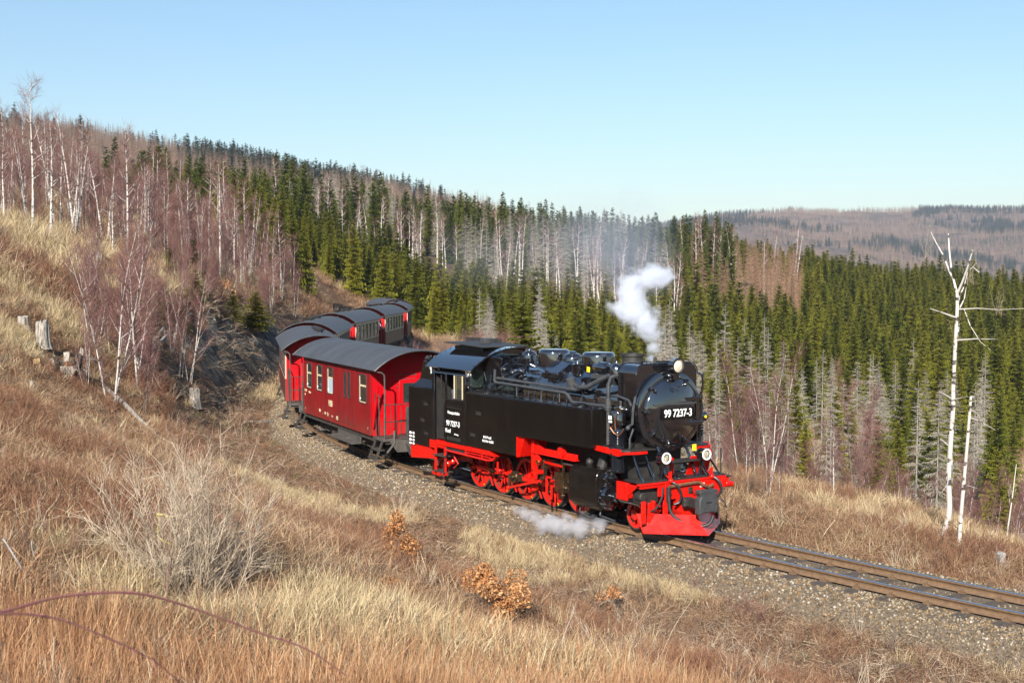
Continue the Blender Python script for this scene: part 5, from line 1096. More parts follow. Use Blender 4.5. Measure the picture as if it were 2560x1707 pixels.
def leaf_parts(seed, n, size, pos):
    g = np.random.default_rng(seed); c = pos(g, n); a = rnd_unit(g, n); b_ = np.cross(a, rnd_unit(g, n)); b_ /= np.linalg.norm(b_, axis=1, keepdims=True); s = size*g.uniform(.6, 1.3, n)[:, None]; k = np.cross(a, b_)*s*.25
    V = np.stack([c-a*s, c+b_*s*.5+k, c+a*s, c-b_*s*.5+k], 1).reshape(-1, 3); o = np.arange(n)[:, None]*4
    return V, np.concatenate([o+np.array([[0, 1, 2]]), o+np.array([[0, 2, 3]])]), np.repeat(g.uniform(0, 1, n), 4)
LIB = bpy.data.collections.new('plant_models')
def one_mesh(name, trunk, crown, mt, mc):
    V, F, T, I = join([(trunk[0], trunk[1], .5, 0), (crown[0], crown[1], crown[2], 1)]); return npmesh(name, V, F, [mt, mc], False, I, T)
def lib(pre, meshes):
    c = bpy.data.collections.new(pre)
    for k, me in enumerate(meshes): c.objects.link(bpy.data.objects.new('%s_%02d' % (pre, k), me))
    return c
def scatter(name, pts, rot, scl, idx, collection, label=None, cat=None, kind='stuff'):
    """one object whose geometry nodes put a model of `collection` on each point"""
    me = bpy.data.meshes.new(name); me.vertices.add(len(pts)); me.vertices.foreach_set('co', np.asarray(pts, np.float32).ravel())
    at = me.attributes.new('rot', 'FLOAT_VECTOR', 'POINT'); at.data.foreach_set('vector', np.asarray(rot, np.float32).ravel())
    at = me.attributes.new('scl', 'FLOAT_VECTOR', 'POINT'); sv = np.asarray(scl, np.float32); sv = np.repeat(sv[:, None], 3, 1) if sv.ndim == 1 else sv; at.data.foreach_set('vector', sv.ravel())
    at = me.attributes.new('idx', 'INT', 'POINT'); at.data.foreach_set('value', np.asarray(idx, np.int32))
    o = link(name, me); gt = bpy.data.node_groups.new(name+'_nodes', 'GeometryNodeTree')
    gt.interface.new_socket('Geometry', in_out='INPUT', socket_type='NodeSocketGeometry'); gt.interface.new_socket('Geometry', in_out='OUTPUT', socket_type='NodeSocketGeometry')
    N = gt.nodes.new; L = gt.links.new; i = N('NodeGroupInput'); u = N('NodeGroupOutput'); ip = N('GeometryNodeInstanceOnPoints'); ci = N('GeometryNodeCollectionInfo'); ci.inputs['Collection'].default_value = collection
    ci.inputs['Separate Children'].default_value = True; ci.inputs['Reset Children'].default_value = True; ip.inputs['Pick Instance'].default_value = True
    def na(n, t): a = N('GeometryNodeInputNamedAttribute'); a.data_type = t; a.inputs['Name'].default_value = n; return a.outputs['Attribute']
    L(i.outputs[0], ip.inputs['Points']); L(ci.outputs[0], ip.inputs['Instance']); L(na('idx', 'INT'), ip.inputs['Instance Index']); L(na('rot', 'FLOAT_VECTOR'), ip.inputs['Rotation']); L(na('scl', 'FLOAT_VECTOR'), ip.inputs['Scale']); L(ip.outputs[0], u.inputs[0])
    md = o.modifiers.new('scatter', 'NODES'); md.node_group = gt
    return tag(o, label, cat, None, kind)
def yaw(n, tilt=.12): return np.stack([rng.normal(0, tilt, n), rng.normal(0, tilt, n), rng.uniform(0, 6.28, n)], 1)
# conifer and bare tree models (10 m tall, scaled when placed)
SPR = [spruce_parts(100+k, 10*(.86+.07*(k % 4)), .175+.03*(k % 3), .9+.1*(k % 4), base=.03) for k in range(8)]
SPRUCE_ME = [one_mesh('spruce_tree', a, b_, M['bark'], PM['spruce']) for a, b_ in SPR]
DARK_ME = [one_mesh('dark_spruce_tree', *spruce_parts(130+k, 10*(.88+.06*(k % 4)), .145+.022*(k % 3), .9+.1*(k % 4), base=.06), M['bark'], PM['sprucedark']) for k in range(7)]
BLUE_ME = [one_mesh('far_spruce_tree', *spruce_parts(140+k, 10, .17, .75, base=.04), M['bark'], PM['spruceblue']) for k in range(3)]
DEADP = [spruce_parts(150+k, 10*(.82+.09*(k % 3)), .12+.025*(k % 4), .75+.2*(k % 4), True, base=.05+.07*(k % 3)) for k in range(9)]
DEAD_T = [npmesh('trunk', a[0], a[1], [M['greybark']], True) for a, b_ in DEADP]; DEAD_C = [npmesh('crown', b_[0], b_[1], [PM['grey']], False, None, b_[2]) for a, b_ in DEADP]
DEAD_ME = [one_mesh('dead_spruce_tree', a, b_, M['greybark'], PM['grey']) for a, b_ in DEADP]
LARCH_ME = [one_mesh('bare_larch_tree', *spruce_parts(170+k, 10, .13, .8, True, base=.12), M['bark'], PM['larch']) for k in range(3)]
RUST_ME = [one_mesh('rusty_larch_tree', *spruce_parts(180+k, 10, .14, 1.1, True, base=.12), M['bark'], PM['larchrust']) for k in range(3)]
BIRCHP = [bare_parts(200+k, 10, .15, 560, .016, 1 if k < 4 else 2, .35, .012, .0115, 15) for k in range(6)]
BIRCH2 = [bare_parts(215+k, 10, .13, 230, .020, 1 if k < 3 else 2, .45, .014, .0125, 12) for k in range(4)]
B2_T = [npmesh('trunk', a[0], a[1], [M['birch']], True) for a, b_ in BIRCH2]; B2_C = [npmesh('crown', b_[0], b_[1], [PM['birchtwig']], False, None, b_[2]) for a, b_ in BIRCH2]
BIRCH_T = [npmesh('trunk', a[0], a[1], [M['birch']], True) for a, b_ in BIRCHP]; BIRCH_C = [npmesh('crown', b_[0], b_[1], [PM['birchtwig']], False, None, b_[2]) for a, b_ in BIRCHP]
SAPP = [bare_parts(230+k, 6, .2, 1500, .009, 2+k % 2, .12, .02, .006, 26, up=.95) for k in range(5)]
SAP_ME = [one_mesh('red_twig_sapling', a, b_, M['birch'] if k % 2 else M['bark'], PM['redtwig']) for k, (a, b_) in enumerate(SAPP)]
BUSH_ME = [npmesh('twiggy_bush', *bush_parts(260+k, 2.0, .75, 26, 620, .012)[:2], [PM['redtwig' if k < 3 else 'browntwig']], False, None, bush_parts(260+k, 2.0, .75, 26, 620, .012)[2]) for k in range(5)]
SAP_T = [npmesh('trunk', a[0], a[1], [M['birch']], True) for a, b_ in SAPP]; SAP_C = [npmesh('crown', b_[0], b_[1], [PM['redtwig']], False, None, b_[2]) for a, b_ in SAPP]
# ------------------------------------------------------------------ trees where they stand
def uv_xy(u, d): t = math.atan((u-1280)/FPX); return d*math.sin(t), d*math.cos(t)
_used = {}
def spots(n, u0, u1, d0, d1, gap, rmin=5.0, keep=None, pw=1.0):
    """random free places on the land, u = direction (photo column), d = distance"""
    out = []; tries = 0
    while len(out) < n and tries < n*25:
        m = n*3; u = rng.uniform(u0, u1, m); d = d0+(d1-d0)*rng.uniform(0, 1, m)**pw; th = np.arctan((u-1280)/FPX); x = d*np.sin(th); y = d*np.cos(th)
        s, r = sr(x, y); ok = (abs(r) > rmin) | (s > 140) | (s < -55)
        for k in np.where(ok)[0]:
            tries += 1
            if keep and not keep(u[k], d[k], x[k], y[k], r[k]): continue
            key = (int(x[k]//gap), int(y[k]//gap), gap)
            if key in _used: continue
            _used[key] = 1; out.append((x[k], y[k]))
            if len(out) >= n: break
    P_ = np.array(out); return P_, H(P_[:, 0], P_[:, 1])
def stand(name, me, x, y, z, h, label, cat, group, mh=10.0, wide=1.0):
    o = link(name, me); s = h/mh; o.scale = (s*wide, s*wide, s); o.location = (x, y, z-.05); o.rotation_euler = (rng.normal(0, .015), rng.normal(0, .015), rng.uniform(0, 6.28)); return tag(o, label, cat, group)
def stand2(name, mt, mc, x, y, z, h, label, cat, group=None, mh=10.0, wide=1.0, rz=None):
    o = empty(name, (x, y, z-.05), rng.uniform(0, 6.28) if rz is None else rz, label, cat, group); s = h/mh; o.scale = (s*wide, s*wide, s); link('trunk', mt, o); link('crown', mc, o); return o
_W = [(120,'at the left edge'),(300,'behind the tall white birches'),(440,'above the forked birch saplings'),(560,'above the red thicket'),(720,'above the rock cutting'),(900,'above the luggage van'),(1060,'above the last coaches'),(1160,'above the engine cab'),(1260,'above the cab front'),(1360,'above the first dome'),(1470,'above the second dome'),(1600,'left of the steam plume'),(1700,'beside the steam plume'),(1790,'above the smokebox'),(1880,'just right of the smokebox'),(1980,'well right of the smokebox'),(2080,'midway between smokebox and big birch'),(2200,'towards the big birch'),(2330,'just left of the big birch'),(2440,'behind the big birch'),(9999,'at the right edge')]
def where(x, y):
    u = 1280+FPX*x/y; return next(t for a, t in _W if u < a)
def ldepth(d, d0, d1): f = (d-d0)/(d1-d0); return 'front row' if f < .22 else 'second rank' if f < .48 else 'third rank' if f < .75 else 'back row'
def lsize(h, h0, h1): f = (h-h0)/(h1-h0+1e-6); return 'short' if f < .25 else 'tall' if f > .72 else 'middling'
cand = {'spruce_tree': [], 'dark_spruce_tree': []}
def plan(kind, zone, P_, Z_, h0, h1):
    for (x, y), z in zip(P_, Z_): cand[kind].append((math.hypot(x, y), x, y, float(z), rng.uniform(h0, h1)*rng.choice([1,1,1,.9,.8,.65]), zone))
plan('spruce_tree', 'belt', *spots(470, 600, 1930, 106, 182, 2.3, 6), 4.8, 8.6)
plan('spruce_tree', 'slope', *spots(1900, 1590, 2820, 150, 350, 2.3, 6, lambda u, d, x, y, r: not (1715 < u < 2010 and 208 < d < 305), .8), 6.3, 10.2)
plan('spruce_tree', 'valley', *spots(70, 1650, 2600, 85, 150, 4, 6), 5, 10)
plan('dark_spruce_tree', 'wall', *spots(700, 900, 1830, 236, 390, 3.1, 6, None, .8), 9, 15)
plan('dark_spruce_tree', 'wall', *spots(110, 640, 900, 236, 350, 4.2, 6, None, .8), 9, 13)
plan('dark_spruce_tree', 'wall', *spots(30, 700, 1000, 190, 235, 4.2, 6), 11, 15)
plan('spruce_tree', 'left', *spots(70, 400, 1000, 150, 235, 3.2, 6), 6.5, 10)
plan('dark_spruce_tree', 'left', *spots(230, 270, 760, 165, 320, 4.0, 6), 8, 11.5)
ZR = {'belt': ('young green spruce', 'of the belt', 106, 180, 5.5, 8.6), 'slope': ('green plantation spruce', 'of the far slope', 150, 350, 4.1, 10.2), 'valley': ('green spruce among dead trees', 'of the valley', 85, 150, 5, 9), 'wall': ('dark forest spruce', 'of the forest wall', 190, 390, 9, 16), 'left': ('dark green spruce', 'of the stand above the scrub', 165, 320, 8, 11.5)}
ZL = {'belt': ('young yellow green spruce in the dense belt beyond the coaches', 'young spruces in the belt beyond the coaches'), 'slope': ('green spruce in the closed plantation across the valley on the right', 'spruces of the plantation across the valley'),
      'valley': ('green spruce standing among the dead grey trees below the track', 'green spruces among the dead trees'), 'wall': ('tall dark spruce in the forest wall behind the birch trunks', 'tall dark spruces of the forest wall'),
      'left': ('dark green spruce in the stand above the red birch scrub', 'spruces above the birch scrub')}
for kind, meshes in (('spruce_tree', SPRUCE_ME), ('dark_spruce_tree', DARK_ME)):
    L_ = sorted(cand[kind], key=lambda c: -c[4]/c[0]); rest = L_[298:]
    for k, (d, x, y, z, h, zone) in enumerate(L_[:298]): q = ZR[zone]; stand(kind, meshes[k % len(meshes)], x, y, z, h, '%s %s %s, %s' % (lsize(h, q[4], q[5]), q[0], where(x, y), ldepth(d, q[2], q[3])), 'spruce tree', ZL[zone][1])
    n = len(rest)
    if n: scatter('spruce_forest', [(c[1], c[2], c[3]-.05) for c in rest], yaw(n, .015), [c[4]/10 for c in rest], rng.integers(0, len(meshes), n), lib(kind+'_model', meshes), 'closed mass of further green spruces on the wooded slopes', 'forest')
def many(name, P_, Z_, h0, h1, label, group, cat, meshes, mh=10.0, parts=None, wide=1.0):
    dd = np.hypot(P_[:, 0], P_[:, 1])
    for k, ((x, y), z) in enumerate(zip(P_, Z_)):
        h = rng.uniform(h0, h1)
        if label.startswith('*'): lb = '%s %s %s, %s' % (lsize(h, h0, h1), label[1:], where(x, y), ldepth(dd[k], dd.min(), dd.max()))
        else: lb = label
        if parts: stand2(name, parts[0][k % len(parts[0])], parts[1][k % len(parts[1])], x, y, float(z), h, lb, cat, group, mh, wide)
        else: stand(name, meshes[k % len(meshes)], x, y, float(z), h, lb, cat, group, mh, wide)
DP = (DEAD_T, DEAD_C); BP = (BIRCH_T, BIRCH_C)
many('dead_spruce_tree', *spots(78, 1640, 2470, 84, 150, 4.0, 6), 8, 12.5, '*dead grey spruce in the valley', 'dead grey spruces in the valley', 'dead spruce', None, 10, DP)
many('dead_spruce_tree', *spots(16, 1050, 1650, 86, 118, 3.4, 7), 4.2, 6.8, '*dead grey spruce', 'small dead spruces behind the engine', 'dead spruce', None, 10, DP)
many('dead_spruce_tree', *spots(30, 700, 1680, 188, 240, 3.4, 6), 11, 15, '*dead spruce among birches', 'dead spruces before the forest wall', 'dead spruce', DEAD_ME)
many('dead_spruce_tree', *spots(34, 830, 990, 250, 330, 3.4, 6), 13, 16, '*pale dead spruce', 'dead spruces in the gap of the forest wall', 'dead spruce', DEAD_ME)
many('dead_spruce_tree', *spots(44, 900, 1690, 236, 310, 3.0, 6), 11, 15, '*grey dead spruce in the forest wall', 'grey dead spruces in the forest wall', 'dead spruce', DEAD_ME)
many('rusty_larch_tree', *spots(85, 1720, 2005, 226, 300, 2.8, 6), 8.5, 11.5, '*bare rusty larch', 'rusty larches in the plantation', 'larch tree', RUST_ME)
many('birch_tree', *spots(70, 690, 1690, 182, 236, 3.2, 6), 9, 13.5, '*white birch before the dark forest', 'birches before the forest wall', 'birch tree', None, 10, (B2_T, B2_C))
many('birch_tree', *spots(14, 1700, 2010, 240, 290, 3.2, 6), 12, 15, '*pale birch in the larch patch', 'birches in the larch patch', 'birch tree', None, 10, (B2_T, B2_C))
many('birch_tree', *spots(40, -60, 700, 72, 140, 3.0, 5), 5, 7.8, '*white birch in the scrub', 'birches on the left hillside', 'birch tree', None, 10, BP)
many('red_twig_sapling', *spots(180, -60, 720, 74, 175, 2.2, 5), 3.2, 6.0, '*purple red birch sapling', 'birch saplings on the left hillside', 'sapling', SAP_ME, 6.0)
many('birch_tree', *spots(22, -40, 580, 62, 105, 2.6, 5), 4.0, 6.0, '*slender white birch', 'slender white birches of the left slope', 'birch tree', None, 10, (B2_T, B2_C))
many('red_twig_sapling', *spots(46, 440, 760, 58, 110, 2.0, 5), 2.6, 5.0, '*purple red sapling on the brow', 'birch saplings above the cutting', 'sapling', SAP_ME, 6.0)
many('red_twig_sapling', *spots(60, 1770, 2170, 35, 60, 1.5, 6.5, lambda u, d, x, y, r: r < -7), 2.0, 4.2, '*purple red sapling on the bank', 'birch saplings beyond the engine', 'sapling', SAP_ME, 6.0)
many('red_twig_sapling', *spots(30, 2180, 2660, 60, 100, 3.0, 5.5), 4.0, 6.5, '*brownish sapling', 'saplings at the valley edge', 'sapling', SAP_ME, 6.0)
many('twiggy_bush', *spots(44, 960, 1330, 64, 110, 1.6, 4.0, lambda u, d, x, y, r: r < 0), 1.2, 2.4, '*red brown bush inside the curve', 'bushes inside the curve', 'bush', BUSH_ME, 2.0)
many('twiggy_bush', *spots(40, -40, 720, 46, 80, 1.4, 4.5), .6, 1.3, '*low twiggy bush', 'low bushes on the left hillside', 'bush', BUSH_ME, 2.0)
many('twiggy_bush', *spots(20, 1750, 2600, 24, 44, 1.2, 4.2, lambda u, d, x, y, r: r < 0), .4, .9, '*brown bush beyond the rails', 'low bushes beyond the rails', 'bush', BUSH_ME, 2.0)
many('spruce_tree', *spots(9, 420, 700, 52, 78, 4, 5.5), 1.0, 2.2, '*little green spruce', 'small spruces at the cutting', 'spruce tree', SPRUCE_ME, 10, None, 1.8)
# single trees the photograph picks out
def at_pixel(u, vb, vt, dmax=400):
    x, y, z = ground_at(u, vb, 8, dmax); d = math.hypot(x, y); return x, y, z, max(.5, (vb-vt)/FPX*d)
LAND = 'birches on the left hillside'
for k, (u, vb, vt, lb) in enumerate([(82,592,228,'tallest white birch on the left skyline, its fine crown rising into the sky'),(128,611,330,'thick white birch leaning slightly right beside the tallest birch'),(11,567,350,'white birch at the very left edge of the hillside'),
        (198,579,390,'white birch with a kinked trunk right of the two thick ones'),(172,557,350,'straight slim birch between the thick and the kinked birch'),(266,618,388,'white birch with wide spreading lower limbs on the left brow'),
        (395,599,392,'lone slender birch standing before the dark spruces on the left'),(35,525,337,'thin birch with forked top near the left edge'),(217,525,390,'forked pale birch behind the kinked one'),
        (555,656,547,'small bright birch at the foot of the dark spruce stand'),(606,685,525,'pale birch above the cutting, second from the rock'),(635,694,560,'pale birch leaning above the rock cutting'),(686,592,465,'birch with long bare horizontal limbs above the coaches'),(501,697,595,'crooked small birch on the brow of the cutting'),(704,735,530,'cluster birch at the end of the rock cutting')]):
    x, y, z, h = at_pixel(u, vb, vt); stand2('birch_tree', BIRCH_T[k % 6], BIRCH_C[k % 6], x, y, z, h, lb, 'birch tree', None, 10, 1.15 if k else .9)
for k, (u, vb, vt, lb) in enumerate([(281,1019,570,'big forked white birch sapling in front of the red thicket'),(239,870,605,'straight white birch sapling left of the big forked one'),(333,961,585,'slim birch sapling just right of the big forked one'),(360,965,690,'short crooked birch sapling in the red thicket'),
        (344,835,560,'tall birch sapling behind the forked one'),(473,954,690,'white birch sapling at the right end of the red thicket'),(450,950,745,'thin birch sapling near the right end of the thicket'),(270,877,640,'brownish thin sapling between two white ones'),(501,759,600,'birch sapling on the brow above the green bush')]):
    x, y, z, h = at_pixel(u, vb, vt)
    stand2('birch_sapling', SAP_T[(k*2+1) % 5], SAP_C[(k*2+1) % 5], x, y, z, h, lb, 'birch sapling', None, 6.0, 1.1)
many('red_twig_sapling', *spots(24, 210, 540, 40, 60, 1.2, 5.5), 2.0, 4.2, '*purple red thicket sapling', 'saplings of the thicket on the slope', 'sapling', SAP_ME, 6.0)
for k, (u, vb, vt, lb) in enumerate([(1830,1215,1165,'leaning white birch stem nearest the engine on the far bank'),(1865,1197,1070,'white birch stem with a twin on the far bank'),(1886,1201,1102,'curved white birch on the brow of the far bank'),(1919,1250,1160,'short bent birch low on the far bank'),(1927,1237,1128,'curved slim birch beside the short bent one'),
        (1949,1243,1160,'straight short birch on the far bank'),(2084,1241,1070,'tall thin birch behind the far bank'),(1818,1142,1025,'forked white birch right of the smokebox'),(2258,1340,1282,'tiny birch seedling on the far bank'),(1950,1160,1010,'thin birch before the grey dead spruces')]):
    x, y, z, h = at_pixel(u, vb, vt, 70); stand2('birch_tree', BIRCH_T[(k+2) % 6], BIRCH_C[(k+1) % 6], x, y, z, h, lb, 'birch tree', None, 10, 1.0)
x, y = uv_xy(1312, 58); z = h1(x, y); stand('spruce_tree', SPRUCE_ME[2], x, y, z, 4.15-z, 'bright green young spruce directly behind the engine cab', 'spruce tree', None, 10, 1.45)
x, y = uv_xy(1217, 72); z = h1(x, y); stand2('dead_pine_tree', DEAD_T[1], DEAD_C[1], x, y, z, 4.1-z, 'dead grey pine with bare side branches left of the young green spruce', 'dead tree', None, 10, .8)
x, y, z = ground_at(640, 830, 20); stand('juniper_bush', SPRUCE_ME[4], x, y, z, 2.6, 'yellow green conifer bush at the top of the rock cutting', 'bush', None, 10, 2.6)
def pixel_tree(name, Y, limbs, m, label, crown=None):
    """a particular tree: limbs are photo outlines carried to its own distance, with real girth, spread in depth"""
    x0, v0 = limbs[0][0][0]; base = Vector(((x0-1280)/FPX*Y, Y, 0)); base.z = h1(base.x, base.y); o = empty(name, base, 0, label, 'birch tree'); g = MB(); sc_ = Y/FPX; k = 0
    zb = CAM_Z-(v0-713.8)*sc_-base.z
    for pts, r0, r1_, dep in limbs:
        n = len(pts); P_ = [Vector(((u-x0)*sc_, dep*t/max(1, n-1), (v0-v)*sc_)) for t, (u, v) in enumerate(pts)]
        if k == 0: P_[0].z -= .3
        g.tube(P_, [r0+(r1_-r0)*t/max(1, n-1) for t in range(n)], 8 if k == 0 else 6); k += 1
    g.build('trunk', m, o)
    return o
BIGB = pixel_tree('birch_tree', 26.2, [([(2364,1326),(2372,1298),(2380,1270),(2382,1240),(2378,1161),(2382,1084),(2387,989),(2386,947),(2390,823),(2393,740),(2392,707)],.066,.032,.0),
  ([(2392,707),(2386,672),(2378,649),(2367,612),(2352,580),(2342,554),(2341,533)],.028,.004,.5),([(2392,707),(2398,675),(2403,640),(2407,600)],.026,.014,-.5),([(2376,642),(2377,600),(2380,556)],.020,.014,.3),([(2394,726),(2412,703),(2429,686),(2446,653),(2479,628)],.022,.004,.9),([(2446,653),(2440,640)],.012,.006,.2),
  ([(2396,745),(2430,742),(2470,745),(2515,741)],.014,.004,-.9),([(2390,766),(2370,755),(2349,745)],.02,.008,.6),([(2400,740),(2425,720),(2445,690)],.018,.006,.7),([(2410,745),(2420,785),(2440,825),(2460,845)],.012,.003,-.4),([(2396,800),(2420,785)],.02,.012,.5),([(2396,822),(2425,817),(2456,816)],.02,.005,-.8),([(2384,970),(2372,955)],.02,.006,.5),([(2386,972),(2400,958)],.018,.006,-.5),([(2384,1000),(2398,996)],.014,.005,.4),([(2378,1165),(2350,1175),(2310,1185)],.02,.004,-1.2),([(2378,1160),(2400,1130),(2420,1160),(2460,1220)],.014,.003,.9),([(2380,1090),(2372,1075)],.016,.005,.4)], M['birch'],
  'big bare white birch with a forked broken crown beyond the right hand rail')
g = MB(); tr_ = BIGB
cv_, cf_, ct_ = (lambda B: (B[0], B[1], B[2]))(bush_parts(311, 1.6, 1.3, 9, 130, .0045)); 
for q, s_ in (((.62,.3,5.55),.5),((-.3,.3,6.1),.45),((.9,-.6,4.9),.4),((.3,.2,4.4),.4)):
    link('twigs', npmesh('twigs', cv_*s_+np.array(q), cf_, [PM['paletwig']], False, None, ct_), BIGB)
pixel_tree('snapped_birch_tree', 25.0, [([(2406,1349),(2411,1270),(2418,1170),(2425,1070),(2431,968)],.042,.026,.0),([(2431,970),(2450,969),(2468,971)],.012,.006,.4),([(2432,969),(2455,978),(2476,995),(2488,1012)],.016,.004,.6),([(2430,1000),(2455,1015),(2470,1040),(2478,1062),(2480,1090)],.012,.003,.5),([(2428,1020),(2448,1030),(2470,1046)],.010,.003,-.5),([(2420,1165),(2440,1190)],.01,.004,.4),([(2424,1095),(2440,1100)],.008,.003,.4),([(2418,1190),(2432,1192)],.008,.003,-.4),([(2416,1210),(2428,1222)],.008,.003,.4)], M['birch'], 'snapped slender birch trunk with a drooping broken top beside the big birch')
pixel_tree('birch_tree', 30.0, [([(2520,1358),(2530,1300),(2540,1220),(2548,1140)],.022,.009,0),([(2540,1230),(2550,1200)],.01,.003,.4)], M['birch'], 'thin pale birch at the right edge before the dark spruces')
for u, d_, h, lb in ((1564,214,8.6,'white dead birch snag standing alone in the blue smoke'),(1728,206,7.0,'white forked birch snag left of the rusty larch patch'),(1345,205,9.0,'leaning white birch in the row above the boiler')):
    x, y = uv_xy(u, d_); stand2('birch_tree', B2_T[int(u) % 4], B2_C[int(u) % 4], x, y, h1(x, y), h, lb, 'birch tree', None, 10, 1.5)
for u, d_, h, lb in ((876,860,20,'first of three lone bare trees on the skyline'),(907,860,21,'middle one of three lone bare trees on the skyline'),(944,870,20,'last of three lone bare trees, down the skyline slope'),(1012,880,15,'small lone tree lower on the skyline')):
    x, y = uv_xy(u, d_); stand2('skyline_tree', BIRCH_T[int(u) % 4], BIRCH_C[int(u) % 4], x, y, h1(x, y), h, lb, 'bare tree', None, 10, 1.3)
# forests too far off to count
def far_points(n, u0, u1, d0, d1, keep):
    u = rng.uniform(u0, u1, n); d = np.sqrt(rng.uniform(d0*d0, d1*d1, n)); th = np.arctan((u-1280)/FPX); x = d*np.sin(th); y = d*np.cos(th); k = keep(u, d, x, y); x, y, d = x[k], y[k], d[k]; return np.stack([x, y, H(x, y)-.2], 1), d
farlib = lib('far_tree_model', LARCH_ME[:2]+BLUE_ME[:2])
pr_, d_ = far_points(5200, -150, 1330, 430, 1010, lambda u, d, x, y: fbm(x/45, y/45, 31) > .36); n = len(pr_)
dark = (fbm(pr_[:, 0]/60, pr_[:, 1]/45, 77) > .56) & (pr_[:, 0] < -40) & (d_ > 560)
scatter('ridge_forest', pr_, yaw(n, .01), rng.uniform(1.1, 1.75, n)*np.where(dark, 1.1, .92), np.where(dark, rng.integers(2, 4, n), rng.integers(0, 2, n)), farlib, 'mixed bare and dark trees covering the ridge on the skyline', 'forest')
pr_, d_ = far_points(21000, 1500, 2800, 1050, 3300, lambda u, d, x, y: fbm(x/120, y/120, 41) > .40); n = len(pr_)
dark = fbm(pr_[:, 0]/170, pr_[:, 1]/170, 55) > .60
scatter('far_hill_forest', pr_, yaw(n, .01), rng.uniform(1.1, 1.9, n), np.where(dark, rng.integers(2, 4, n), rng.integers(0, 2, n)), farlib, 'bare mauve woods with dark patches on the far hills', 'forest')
# ------------------------------------------------------------------ grass, brambles, litter and ballast stones
def pm(name, t, m): return npmesh(name, t[0], t[1], [PM[m]], False, None, t[2])
def flatup(a, b_):
    V, F, T, I = join([(a[0], a[1], a[2], 0), (b_[0], b_[1], b_[2], 0)]); return V, F, T
GR = [pm('grass', tuft_parts(400+k, .40, 30, .20, .44, .0036, .5), 'grass') for k in range(5)]
ST = [pm('straw', tuft_parts(420+k, .42, 70, .20, .75, .004, .9), 'straw') for k in range(4)]
SE = [pm('stem', flatup(tuft_parts(440+k, .34, 16, .2, .5, .0035, .3), flat_parts(450+k, 34, .3, (.08, .4), .004, .25, .10)), 'stem') for k in range(5)]
BR = [pm('bramble', bush_parts(460+k, .55, 1.35, 12, 130, .006, .2, .12), 'bramble') for k in range(4)]
LI = [pm('litter', flat_parts(480+k, 46, .32, (.04, .28), .0045, .02, .03), 'litter') for k in range(4)]
TW = [pm('twigs', bush_parts(490+k, .58, .9, 8, 110, .0045, .6, .1), m) for k, m in enumerate(['browntwig', 'paletwig', 'stem', 'redtwig'])]
MO = [pm('moss', tuft_parts(496, .18, 60, .16, .8, .004, .5), 'moss')]
UL = lib('undergrowth_model', GR+ST+SE+BR+LI+TW+MO)     # alphabetical order of names = order of this list
iG, iS, iE, iB, iL, iT, iM = 0, 5, 9, 14, 18, 22, 26
KEEP = [(1015,1440,.5),(1235,1560,.55),(490,1500,.5),(1525,1530,.3),(107,868,.5),(168,925,.6),(487,1017,.5)]     # little clearings round the bushes and stumps
